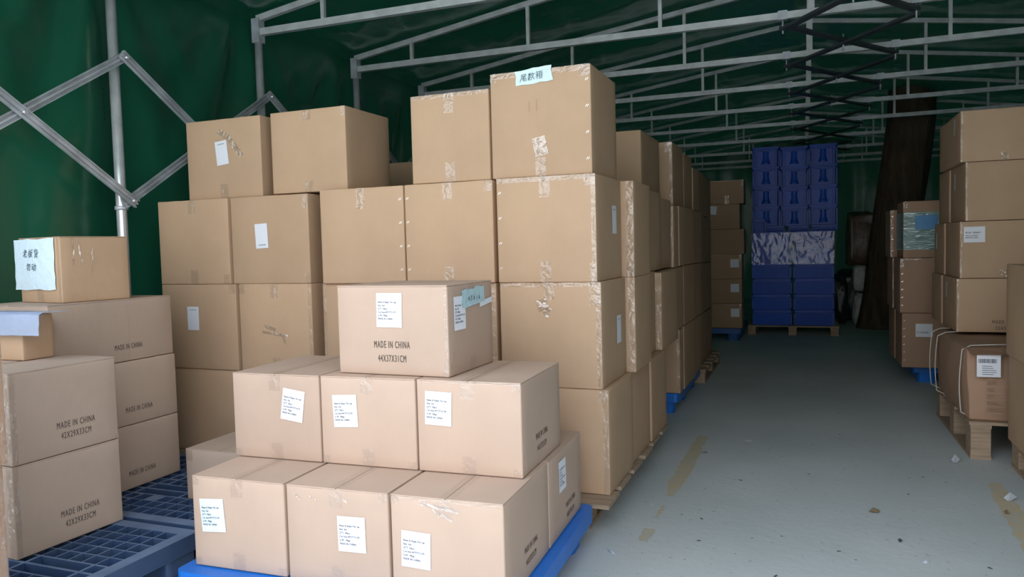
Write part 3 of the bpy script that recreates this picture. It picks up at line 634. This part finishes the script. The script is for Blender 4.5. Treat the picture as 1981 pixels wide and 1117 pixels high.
# ---- right side of the aisle
GR = 'cartons on the right of the aisle'
def rc(x0, x1, y0, y1, z0, z1, label, k='tan', yaw=0., **kw): return Carton('stacked_carton', x0, x1, y0, y1, z0, z1, label, k, yaw, GR, **kw)
lab = ['lowest big carton of the right stack, resting on the strapped carton', 'second big carton of the right stack, white label on its front', 'third big carton of the right stack, blank front', 'topmost big carton of the right stack']
st = []
for i, (x0, z0, z1) in enumerate(((.872, .612, .940), (.888, .942, 1.288), (.916, 1.290, 1.645), (.888, 1.647, 1.955))):
    c = rc(x0, x0+.46, 5.3, 5.79 if i < 3 else 6.06, z0, z1, lab[i]); st.append(c)
    c.edge_tape('front', 'left', .012); c.seam_tape('front', bot=(i in (1, 3)), top=False, w=.04, l=.05)
    if i < 3:
        c2 = rc(x0-.005, x0+.44, 5.82, 6.22, z0, z1, 'rear neighbour of the '+['lowest', 'second', 'third'][i]+' big carton in the right stack'); c2.edge_tape('left', 'right', .016)
    c.patch('paper_slip', 'left', (-.10 if i < 3 else .18), (-.05 if i < 3 else .225), .03, .13, mat('grey_paper', (.6, .6, .58), .6), off=.002) if i != 1 else c2.patch('paper_slip', 'left', -.1, -.05, .0, .11, PAPER, off=.002)
L_ = st[1].patch('shipping_label', 'front', -.21, -.098, .045, .14, PAPER, off=.0022); L_['label'] = 'white paper label with three printed lines'
st[1].ink('label_print', 'front', -.202, .10, text_verts('NO:00  12896824', .0125, .78), INKP, off=.0034, parent=L_)
st[1].ink('label_print', 'front', -.202, .083, text_verts('Model size 24*38*42', .0095, .74), INKP, off=.0034, parent=L_)
st[1].ink('label_print', 'front', -.202, .070, text_verts('MADE IN CHINA', .0105, .8), INKP, off=.0034, parent=L_)
st[0].made('front', '52X38X35CM', .05, -.148, sz=.03, k=.7, gap=.038)
# near right pair
c = rc(.975, 1.42, 4.05, 4.50, .152, .587, 'carton at the right edge beside the strapped carton, lower one', 'tan', .0)
c = rc(.965, 1.41, 4.04, 4.51, .589, 1.052, 'carton at the right edge beside the strapped carton, upper one', 'tan', .0)
# battered strapped carton
def strapped():
    T = empty('strapped_carton', (1.03, 5.17, .205), 0, 'battered bulging reused carton with white straps on the right', 'box')
    bm = bmesh.new(); hw, hd, H = .225, .50, .386
    bmesh.ops.create_cube(bm, size=1); bmesh.ops.subdivide_edges(bm, edges=bm.edges[:], cuts=13, use_grid_fill=True)
    for v in bm.verts:
        x, y, z = v.co*2
        r = max(abs(x), abs(y)); 
        px, py, pz = x*hw, y*hd, (z+1)/2*H
        side = (1-y*y)*(1-(z*.9)**2); px += math.copysign(.03*side, x)*abs(x)
        px *= 1-.10*(1-(z+1)/2)*abs(x)
        py -= .018*(1-x*x)*(1-z*z) if y < 0 else 0
        # crushed vertical corners
        rr = .12; ax, ay = abs(x), abs(y)
        if ax > 1-rr and ay > 1-rr*.6: px *= .955; 
        nz = noise.noise(Vector((px*7, py*5, pz*7)))
        px += .008*nz; py += .006*noise.noise(Vector((px*9, 3, pz*9))); pz += .006*nz if z > -.95 else 0
        v.co = (px, py, max(pz, 0))
    bevel(bm, .006, 2, 55)
    for f in bm.faces: f.smooth = True
    body = obj('box_body', bm, K['old'], T)
    bm = bmesh.new()
    vs = [(-.215, -.50, .392), (.02, -.545, .408), (.03, -.60, .372), (-.20, -.565, .362)]
    V = [bm.verts.new(p) for p in vs]; bm.faces.new(V); bmesh.ops.solidify(bm, geom=bm.faces[:], thickness=.006); obj('torn_flap', bm, K['old'], T)
    for yy in (-.44, .20, .42):
        bm = bmesh.new(); pts = []
        for k in range(40):
            a = 2*math.pi*k/39; cx, cz = math.cos(a), math.sin(a); m_ = max(abs(cx), abs(cz))**.85
            pts.append((cx/m_*(.262 if yy > -.4 else .236), yy+.012*math.sin(a*2), max(.004, .200+cz/m_*.206)))
        tube(bm, pts, .003, 6); s = obj('strap', bm, STRAP, T); s['label'] = 'white plastic strap'
    bm = bmesh.new(); pts = [(.155, -.535-.016, .37), (.158, -.546, .30), (.163, -.548, .2), (.158, -.545, .1), (.15, -.53, .02)]
    tube(bm, pts, .004, 6); obj('strap', bm, STRAP, T)
    def q(name, pts, m, parent=T, th=.0015):
        bm = bmesh.new(); V = [bm.verts.new(p) for p in pts]; bm.faces.new(V); bmesh.ops.solidify(bm, geom=bm.faces[:], thickness=th); return obj(name, bm, m, parent)
    yf = -.556
    bm = bmesh.new(); box(bm, -.175, -.065, yf-.0015, yf-.0002, .245, .365); lb = obj('shipping_label', bm, PAPER, T); lb['label'] = 'white courier label with barcode'
    bm = bmesh.new(); rn = random.Random(4); x = -.168
    while x < -.085:
        w_ = rn.choice((.0012, .002, .003)); box(bm, x, x+w_, yf-.0034, yf-.0030, .32, .342); x += w_+rn.choice((.0015, .0025))
    for j in range(5): box(bm, -.15, -.15+rn.uniform(.03, .07), yf-.0034, yf-.0030, .258+j*.011, .2605+j*.011)
    obj('label_print', bm, INKP, lb)
    bm = bmesh.new(); y0 = yf-.0005
    for j in range(6): box(bm, -.135, .14, y0-.0012, y0, .05+j*.0365, .0525+j*.0365)
    for x in (-.135, -.045): box(bm, x, x+.0025, y0-.0012, y0, .05, .235)
    for x in (-.047, .02): box(bm, x, x+.002, y0-.0012, y0, .25, .33)
    obj('printed_table', bm, K['deep'], T)
    bm = bmesh.new()
    for (tx, px, pz) in (('DATE', -.125, .206), ('SIZE', -.125, .170), ('QTY', -.125, .133), ('MODEL', -.125, .097), ('ITEM NO', -.128, .06), ('72', .075, .206), ('0.245', .02, .06)):
        v_, f_ = text_verts(tx, .022, .62); V = [bm.verts.new((px+a, y0-.0014, pz+b)) for a, b in v_]
        for f in f_: bm.faces.new([V[i] for i in f])
    obj('printed_text', bm, K['deep'], T)
strapped()
# far right boxes
c = rc(.735, 1.17, 6.8, 7.24, .152, .592, 'lowest carton of the farther right stack, white label on its front', 'old'); c.staples('front', -1, 6)
L_ = c.patch('shipping_label', 'front', -.12, .0, .03, .135, PAPER, off=.0022); c.ink('label_print', 'front', -.11, .06, text_verts('PT1284008', .018, .8), INKP, off=.0034, parent=L_)
c = rc(.720, 1.155, 6.8, 7.24, .594, 1.034, 'middle carton of the farther right stack, blank front', 'old'); c.edge_tape('front', 'top', .015); c.corner_tape('front', -1, 1, .03, .08); c.staples('front', -1, 6)
c = rc(.742, 1.19, 6.8, 7.22, 1.036, 1.488, 'top carton of the farther right stack, wrapped in greenish tape', 'old'); c.corner_tape('front', -1, 1, .03, .06)
for k_ in range(7):
    z = -.165+.042*k_
    q = c.patch('green_tape_band', 'front', -.222, .222, z, z+.05, GREENTAPE, rot=.012*(k_ % 3-1), crinkle=.004, nu=10, nv=3, th=0, off=.0015+.0006*k_)
    if k_ < 7: c.patch('green_tape_band', 'left', -.20, .208, z, z+.05, GREENTAPE, crinkle=.003, nu=6, nv=2, th=0, off=.0015+.0004*k_)
q = c.patch('blue_sticker', 'front', -.14, .02, .0, .11, mat('blue_paper', (.10, .30, .58), .5), off=.0105); q['label'] = 'blue sticker under the tape'
c = rc(.70, 1.14, 7.32, 7.76, 1.03, 1.44, 'carton standing behind the green taped one, only its edge showing', 'old'); c.staples('front', -1, 4); c.edge_tape('front', 'left', .02)
c = rc(.715, 1.14, 7.30, 7.74, .592, 1.028, 'carton behind the middle one of the farther right stack, only its edge showing', 'old'); c.edge_tape('front', 'left', .02)
c = rc(.73, 1.14, 7.30, 7.74, .152, .590, 'carton behind the lowest one of the farther right stack, only its edge showing', 'old')
# far cartons by the crates
zz = [.152, .452, .752, 1.052, 1.356, 1.658, 1.945]
nm = ['lowest', 'second', 'third', 'fourth', 'fifth', 'topmost']
for i in range(6):
    dx = [0, 0, .004, -.004, .03, .0][i]
    c = Carton('far_carton', -1.062+(-.01 if i == 4 else 0), -.700+(.03 if i in (3, 5) else 0) - (.02 if i == 4 else 0), 9.5, 9.85, zz[i], zz[i+1]-.002, nm[i]+' small carton of the stack beside the blue crates at the back', 'deep', .0, 'cartons stacked beside the blue crates')
    if i < 3: L_ = c.patch('shipping_label', 'front', .05, .15, -.01, .09, PAPER, off=.0022)
    if i == 4: c.patch('shipping_label', 'front', -.17, -.09, .03, .13, PAPER, off=.0022, rot=-.1)
    if i in (2, 0, 5): c.edge_tape('front', 'top', .014); c.corner_tape('front', 1, 1, .03, .08)
    if i == 5: c.seam_tape('front', top=False, l=.1, w=.05)

# ------------------------------------------------------------------ pallets
def blue_pallet(x, y, yaw, W_, D_, z, label, m=BLUEP, name='plastic_pallet'):
    T = empty(name, (x, y, 0), yaw, label, 'pallet')
    holes = []
    for i in range(3):
        for j in range(3):
            x0 = .055+i*(W_-.11)/3; x1 = x0+(W_-.11)/3; y0 = .055+j*(D_-.11)/3; y1 = y0+(D_-.11)/3
            if i == 1 or j == 1: holes += [rrect(x0+.02, (x0+x1)/2-.012, y0+.02, y1-.02, .03), rrect((x0+x1)/2+.012, x1-.02, y0+.02, y1-.02, .03)]
            else: holes += [rrect(x0+.015, x1-.015, y0+.01, y0+.075, .032), rrect(x0+.02, x1-.02, y1-.10, y1-.02, .03)]
    bm = bmesh.new(); plate(bm, rrect(0, W_, 0, D_, .03), holes, z-.03, z-.0005); obj('deck', bm, m, T)
    bm = bmesh.new(); plate(bm, rrect(0, W_, 0, D_, .03), [rrect(.02, W_-.02, .02, D_-.02, .02)], z-.062, z-.03); obj('side_rim', bm, m, T)
    for i in range(3):
        for j in range(3):
            bm = bmesh.new(); fx = .035+i*(W_-.07-.15)/2; fy = .03+j*(D_-.06-.15)/2
            plate(bm, rrect(fx, fx+.15, fy, fy+.15, .035), [], 0, z-.03); 
            for v in bm.verts:
                if v.co.z < .01: v.co.x += (fx+.075-v.co.x)*.12; v.co.y += (fy+.075-v.co.y)*.12
            obj('foot', bm, m, T)
    return T
blue_pallet(-1.97, 1.895, .03, 1.2, .995, .150, 'bright blue plastic pallet under the pale front cartons')
blue_pallet(-1.98, 5.29, 0, 1.16, 1.2, .150, 'blue plastic pallet under the second group of aisle cartons')
blue_pallet(-1.72, 9.47, 0, 1.02, 1.1, .150, 'dark blue plastic pallet under the small cartons beside the crates', m=mat('dim_blue_plastic', (.012, .09, .33), .4))
blue_pallet(.83, 6.96, 0, 1.1, 1.0, .150, 'blue plastic pallet under the farther right stack')
def wood_pallet(x, y, W_, D_, H, label, yaw=0, ins=0.):
    T = empty('wooden_pallet', (x, y, 0), yaw, label, 'pallet'); rn = random.Random(int(x*10+y*7))
    t = .018; n = 6; bw = D_/(n+ (n-1)*.35)
    for i in range(n):
        y0 = i*bw*1.35; bm = bmesh.new(); e = rn.uniform(0, .012); box(bm, -e, W_+rn.uniform(0, .01), y0, y0+bw, H-t, H-.0005); bevel(bm, .004, 2); obj('top_board', bm, WOOD, T)
    for i in range(3):
        x0 = ins+i*(W_-.1-2*ins)/2
        bm = bmesh.new(); box(bm, x0, x0+.1, ins, D_-ins, H-2*t, H-t); bevel(bm, .003, 1); obj('stringer_board', bm, WOOD, T)
        bm = bmesh.new(); box(bm, x0, x0+.1, ins, D_-ins, 0, t); bevel(bm, .003, 1); obj('bottom_board', bm, WOOD, T)
        for j in range(3):
            y0 = ins+j*(D_-.13-2*ins)/2; bm = bmesh.new(); box(bm, x0+.003, x0+.097, y0+.004, y0+.13, t, H-2*t); bevel(bm, .004, 1); obj('block', bm, WOOD, T)
    return T
wood_pallet(-1.95, 2.945, 1.2, 1.46, .145, 'wooden pallet poking out under the aisle corner of the big pile', ins=.10)
wood_pallet(-3.22, 3.10, 1.22, 1.2, .145, 'wooden pallet under the left part of the big pile')
wood_pallet(-3.15, 4.34, 1.15, .6, .145, 'wooden pallet deep inside the big pile')
wood_pallet(-1.95, 6.56, 1.16, 1.2, .120, 'wooden pallet under the farthest group of aisle cartons')
wood_pallet(-.68, 10.16, 1.08, 1.0, .120, 'wooden pallet under the tall stack of blue crates')
wood_pallet(1.0, 3.40, 1.1, 1.14, .151, 'wooden pallet at the right edge under the two nearest right cartons')
wood_pallet(.83, 4.63, 1.1, 1.12, .204, 'worn wooden pallet under the strapped carton')
def mesh_pallet(x, y, W_, D_, label):
    T = empty('mesh_pallet', (x, y, 0), 0, label, 'pallet', 'navy mesh pallets')
    holes = []; rn = random.Random(7); cs = .062; nx_, ny_ = int((W_-.1)/cs), int((D_-.1)/cs)
    px, py = (W_-.1)/nx_, (D_-.1)/ny_; i = 0
    def cell(i0, i1, j0, j1, t=.0026): holes.append([(.05+i0*px+t, .05+j0*py+t), (.05+i1*px-t, .05+j0*py+t), (.05+i1*px-t, .05+j1*py-t), (.05+i0*px+t, .05+j1*py-t)])
    for j in range(ny_):
        zone = j % 8
        for i in range(nx_):
            if (i % 7 == 3 and j % 6 == 2): continue
            if zone in (3, 4):
                if i % 4 == 0: cell(i, min(i+4, nx_), j, j+1, .006)
            elif i % 9 == 8: cell(i, i+1, j, j+1, .009)
            else: cell(i, i+1, j, j+1)
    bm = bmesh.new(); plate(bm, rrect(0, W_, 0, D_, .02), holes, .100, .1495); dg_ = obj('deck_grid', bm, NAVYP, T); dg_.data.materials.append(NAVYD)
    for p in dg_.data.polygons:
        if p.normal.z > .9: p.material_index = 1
    holes.clear()
    for j in range(0, ny_-1, 1):
        for i in range(nx_): cell(i, i+1, j, j+1, .006)
    bm = bmesh.new(); plate(bm, rrect(0, W_, 0, D_, .02), holes, .0, .018); obj('base_grid', bm, NAVYP, T)
    bm = bmesh.new(); plate(bm, rrect(0, W_, 0, D_, .02), [rrect(.012, W_-.012, .012, D_-.012, .015)], .085, .100); obj('side_rim', bm, NAVYP, T)
    for a in range(3):
        for b_ in range(3):
            bm = bmesh.new(); fx = .01+a*(W_-.02-.14)/2; fy = .01+b_*(D_-.02-.14)/2
            plate(bm, rrect(fx, fx+.14, fy, fy+.14, .02), [], .018, .100); obj('block', bm, NAVYP, T)
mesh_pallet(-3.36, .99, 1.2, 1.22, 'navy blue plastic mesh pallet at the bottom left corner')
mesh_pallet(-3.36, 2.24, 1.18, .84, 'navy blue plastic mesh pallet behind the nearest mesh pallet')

# ------------------------------------------------------------------ blue crates
def make_crate(w, d, h, long_front, name, label):
    T = empty(name, (0, 0, 0), 0, label, 'crate')
    bm = bmesh.new(); tp_ = .030; t = .004
    # tapered tub: outer and inner walls, floor
    def ring(e, z): return [bm.verts.new((sx*(w/2-e), sy*(d/2-e), z)) for sx, sy in ((-1, -1), (1, -1), (1, 1), (-1, 1))]
    a = ring(tp_+.004, 0); b = ring(.024, h-.002); c = ring(.024+t, h-.002); e = ring(tp_+t+.004, t)
    for u, v in ((a, b), (b, c), (c, e)):
        for k in range(4): bm.faces.new((u[k], u[(k+1) % 4], v[(k+1) % 4], v[k]))
    bm.faces.new(a[::-1]); bm.faces.new(e); tub = bm
    bm = bmesh.new(); plate(bm, rrect(-w/2, w/2, -d/2, d/2, .012), [rrect(-w/2+.026, w/2-.026, -d/2+.026, d/2-.026, .008)], h-.034, h-.004); 
    plate(bm, rrect(-w/2+.003, w/2-.003, -d/2+.003, d/2-.003, .012), [rrect(-w/2+.026, w/2-.026, -d/2+.026, d/2-.026, .008)], h-.055, h-.046); obj('rim', bm, CRATE, T)
    bm = tub
    xs = [-.44, -.17, .17, .44] if long_front else [-.40, -.33, .33, .40]
    for x in xs:
        box(bm, x*w-.004, x*w+.004, -d/2+.0005, -d/2+.02, .004, h-.04); box(bm, x*w-.004, x*w+.004, d/2-.02, d/2-.0005, .004, h-.04)
    for y in (-.40, -.14, .14, .40):
        box(bm, -w/2+.0005, -w/2+.02, y*d-.004, y*d+.004, .004, h-.04); box(bm, w/2-.02, w/2-.0005, y*d-.004, y*d+.004, .004, h-.04)
    obj('tub', bm, CRATE, T)
    if not long_front:
        bm = bmesh.new(); n = 16; g = []   # swelling grip panel on the short end
        for i in range(n+1):
            row = []
            for j in range(n+1):
                u, v = -1+2*i/n, j/n
                hw = .034+.022*max(0, 1-v*2.2); row.append(bm.verts.new((u*hw, -d/2+.022-.020*(1-u*u)**.5*(.6+.4*(1-v))-.006*math.exp(-((v-.12)/.1)**2)*(1-u*u), .03+v*(h-.095))))
            g.append(row)
        for i in range(n):
            for j in range(n): bm.faces.new((g[i][j], g[i+1][j], g[i+1][j+1], g[i][j+1])).smooth = True
        obj('grip_panel', bm, CRATE, T)
        bm = bmesh.new(); plate(bm, rrect(-.055, .055, -d/2-.012, -d/2+.01, .008), [], h-.062, h-.05); obj('handle', bm, CRATE, T)
    return T
def dup(root, loc, rz, label, group):
    r = root.copy(); COL.objects.link(r); r.location = loc; r.rotation_euler = (0, 0, rz); r['label'] = label; r['group'] = group
    for ch in list(root.children): c2 = ch.copy(); COL.objects.link(c2); c2.parent = r
    return r
rows = ['lowest', 'second', 'third', 'fourth', 'fifth', 'top']
first = make_crate(.478, .36, .199, True, 'blue_crate', '')
n = 0
for cx, side in ((-.388, 'left'), (.112, 'right')):
    for i in range(6):
        lab = f'low wide blue crate, {rows[i]} of six in the {side} column on the wooden pallet'; loc = (cx+random.Random(i).uniform(-.004, .004), 10.37, .121+i*.199)
        if n == 0: first.location = loc; first['label'] = lab; first['group'] = 'low blue crates'
        else: dup(first, loc, 0, lab, 'low blue crates')
        n += 1
tall = make_crate(.336, .50, .252, False, 'blue_crate', ''); n = 0
rows4 = ['lowest', 'second', 'third', 'topmost']
for cx, side, z0, sh in ((-.452, 'left', 1.397, .0), (-.112, 'middle', 1.382, .02), (.228, 'right', 1.390, .0)):
    for i in range(4):
        lab = f'tall blue crate with a grip on its end, {rows4[i]} in the upper {side} column'; loc = (cx, 10.55+sh, z0+i*.252)
        if n == 0: tall.location = loc; tall['label'] = lab; tall['group'] = 'tall blue crates on top'
        else: dup(tall, loc, 0, lab, 'tall blue crates on top')
        n += 1
sup = make_crate(.40, .30, .08, True, 'blue_crate', ''); sup.location = (-.42, 10.45, 1.316); sup['label'] = 'shallow blue crate between the low and tall crates, left'; sup['group'] = 'shallow blue crates'
for cx, s_ in ((-.05, 'centre'), (.30, 'right')): 
    dup(sup, (cx+(-.01 if s_ == 'centre' else -.06), 10.46, 1.316), 0, f'shallow blue crate between the low and tall crates, {s_}', 'shallow blue crates').scale = (.62 if s_ == 'centre' else .8, 1, .82 if s_ == 'centre' else .92)
sm = make_crate(.17, .085, .165, True, 'small_blue_crate', 'small blue crate standing in front of the upper left column'); sm.location = (-.535, 10.235, 1.317); sm['group'] = 'shallow blue crates'

def film_wrap():
    bm = bmesh.new(); g = []; P = [(-.625, 10.178), (.352, 10.178)]; n = 90; m_ = 26; rn = random.Random(2)
    segs = [(P[0], P[1], 60)]; pts = []
    for a, b, k in segs:
        for i in range(k): pts.append((a[0]+(b[0]-a[0])*i/k, a[1]+(b[1]-a[1])*i/k))
    pts.append(P[1])
    for (x, y) in pts: g.append([bm.verts.new((x, y-.004+.004*noise.noise(Vector((x*14, z*9, y*5)))+.003*noise.noise(Vector((x*40, z*16, 0))), z)) for z in [.90+.40*j/m_ for j in range(m_+1)]])
    for i in range(len(g)-1):
        for j in range(m_): bm.faces.new((g[i][j], g[i+1][j], g[i+1][j+1], g[i][j+1]))
    return tag(obj('stretch_film', bm, FILM, smooth=True), 'clear shiny stretch film across the front of the low blue crates\' upper rows', 'plastic film')
film_wrap()
# ------------------------------------------------------------------ tree trunk, bale and bags at the back
bm = bmesh.new(); rn = random.Random(3)
pr = [(0, .93, .27), (.12, .93, .24), (.5, .99, .235), (1.1, 1.08, .27), (1.65, 1.17, .292), (2.2, 1.25, .29), (2.7, 1.31, .286), (3.4, 1.34, .28)]
rings = []
for i in range(41):
    z = 3.4*i/40
    for (a, xa, ra), (b, xb, rb) in zip(pr, pr[1:]):
        if a <= z <= b+1e-6: f = (z-a)/(b-a); cx = xa+(xb-xa)*f; r = ra+(rb-ra)*f; break
    ring = []
    for k in range(36):
        t = 2*math.pi*k/36; rr = r*(1+.07*noise.noise(Vector((math.cos(t)*1.6, math.sin(t)*1.6, z*.5)))+.025*math.sin(t*9+z*1.5)); ring.append(bm.verts.new((cx+rr*math.cos(t), 11.18+rr*math.sin(t)*.95, z)))
    rings.append(ring)
for u, v in zip(rings, rings[1:]):
    for k in range(36): bm.faces.new((u[k], u[(k+1) % 36], v[(k+1) % 36], v[k])).smooth = True
bm.faces.new(rings[0][::-1]); bm.faces.new(rings[-1])
tag(obj('tree_trunk', bm, BARK), 'dark brown tree trunk leaning up through the tent roof', 'tree')
def blob(name, cx, cy, z0, rx, ry, rz, m, seed, label, cat, squ=.5):
    bm = bmesh.new(); bmesh.ops.create_icosphere(bm, subdivisions=4, radius=1)
    for v in bm.verts:
        p = v.co.copy(); q = Vector([math.copysign(abs(c)**squ, c) for c in p])
        q *= 1+.16*noise.noise(p*2.1+Vector((seed, 0, 0)))+.07*abs(noise.noise(p*5+Vector((0, seed, 0))))
        v.co = (q.x*rx, q.y*ry, max(q.z*rz, -rz*.93)+rz*.93)
    for f in bm.faces: f.smooth = True
    o = obj(name, bm, m); o.location = (cx, cy, z0); return tag(o, label, cat)
blob('brown_bale', .80, 12.35, .80, .21, .25, .40, BALE, 2, 'brown film wrapped bale leaning by the tree trunk', 'bale', .35)
blob('black_sack', .72, 12.35, 0, .28, .28, .38, BLACKBAG, 5, 'large black sack under the brown bale', 'bag', .5)
blob('black_sack', .46, 11.75, 0, .11, .15, .36, BLACKBAG, 7, 'black sack between the crates and the white bag', 'bag', .6)
blob('white_bag', .75, 11.75, .0, .11, .14, .22, WHITEBAG, 9, 'crumpled white plastic bag beside the tree trunk, lower', 'bag', .6)
blob('white_bag', .74, 11.76, .46, .10, .12, .19, WHITEBAG, 13, 'crumpled white plastic bag beside the tree trunk, upper', 'bag', .6)

# ------------------------------------------------------------------ marks and litter on the floor
def strip(pts, wid, seed, label):
    bm = bmesh.new(); rn = random.Random(seed); prev = None; n = 40
    for i in range(n+1):
        t = i/n*(len(pts)-1); k = min(int(t), len(pts)-2); f = t-k
        x = pts[k][0]*(1-f)+pts[k+1][0]*f; y = pts[k][1]*(1-f)+pts[k+1][1]*f; w_ = wid[k]*(1-f)+wid[k+1]*f
        a = (bm.verts.new((x-w_/2+rn.uniform(-.008, .008), y, .0015)), bm.verts.new((x+w_/2+rn.uniform(-.008, .008), y, .0015)))
        if prev: bm.faces.new((prev[0], prev[1], a[1], a[0]))
        prev = a
    return tag(obj('floor_marking', bm, YTAPE), label, 'floor marking')
strip([(-.598, 3.56), (-.60, 3.75), (-.595, 4.1), (-.59, 4.75)], [.03, .075, .08, .06], 1, 'worn yellow floor line along the big pile')
strip([(-.615, 2.98), (-.612, 3.12)], [.035, .05], 2, 'short leftover patch of yellow floor line nearer the front')
strip([(-.61, 3.25), (-.605, 3.42)], [.012, .02], 3, 'thin leftover scrap of yellow floor line')
strip([(.82, 3.3), (.84, 3.9), (.855, 4.2)], [.09, .085, .05], 4, 'worn yellow floor line at the lower right')
def scrap(x, y, s, seed, m, label, name='paper_scrap', cat='litter', asp=.5, lift=.006):
    bm = bmesh.new(); rn = random.Random(seed); n = 8; V = []; rot = rn.uniform(0, 3)
    c0 = bm.verts.new((0, 0, lift*2))
    for k in range(n):
        t = 2*math.pi*k/n; r = s*(rn.uniform(.6, 1.1)); a, b_ = r*math.cos(t), r*asp*math.sin(t)
        V.append(bm.verts.new((a*math.cos(rot)-b_*math.sin(rot), a*math.sin(rot)+b_*math.cos(rot), rn.uniform(0.001, lift))))
    for k in range(n): bm.faces.new((c0, V[k], V[(k+1) % n]))
    bmesh.ops.solidify(bm, geom=bm.faces[:], thickness=-.0008)
    o = obj(name, bm, m); o.location = (x, y, .001); return tag(o, label, cat)
scrap(.279, 3.593, .028, 1, LEAFM, 'dry brown leaf on the floor in the middle of the aisle', 'dry_leaf', 'leaf', .45, .012)
scrap(-.315, 4.685, .03, 2, PAPER, 'white paper scrap on the aisle floor, farther one', lift=.005)
scrap(-.535, 4.36, .03, 3, mat('grey_scrap', (.45, .47, .46), .7), 'greyish paper scrap beside the yellow floor line')
scrap(.862, 3.93, .04, 4, PAPER, 'folded white paper scrap on the right floor line', lift=.02, asp=.35)
scrap(.812, 3.74, .02, 5, LEAFM, 'small tan scrap beside the right floor line', lift=.01)
scrap(-.708, 2.829, .03, 6, PAPER, 'thin white scrap on the floor near the bright blue pallet', asp=.2)
scrap(.415, 3.084, .022, 8, PAPER, 'tiny white scrap near the bottom of the aisle', asp=.4)
scrap(.35, 3.28, .02, 9, mat('dark_scrap', (.12, .13, .13), .8), 'tiny dark scrap near the bottom of the aisle', asp=.5)
scrap(-.66, 3.42, .03, 10, PAPER, 'thin pale scrap beside the wooden pallet corner', asp=.25)
scrap(.745, 4.55, .05, 11, PAPER, 'crumpled white plastic scrap by the worn wooden pallet foot', lift=.02, asp=.5)
for i, (x, y) in enumerate(((-.30, 3.9), (.12, 3.1), (.02, 4.1), (.55, 4.2), (-.42, 3.3), (-.1, 2.8), (.62, 3.1), (.2, 5.0), (-.40, 3.05), (.45, 3.9))):
    scrap(x, y, .012, 20+i, bpy.data.materials['dark_scrap'], 'tiny dark speck of dirt on the aisle floor', 'dirt_speck', 'litter', .4, .002)['group'] = 'dirt specks on the floor'
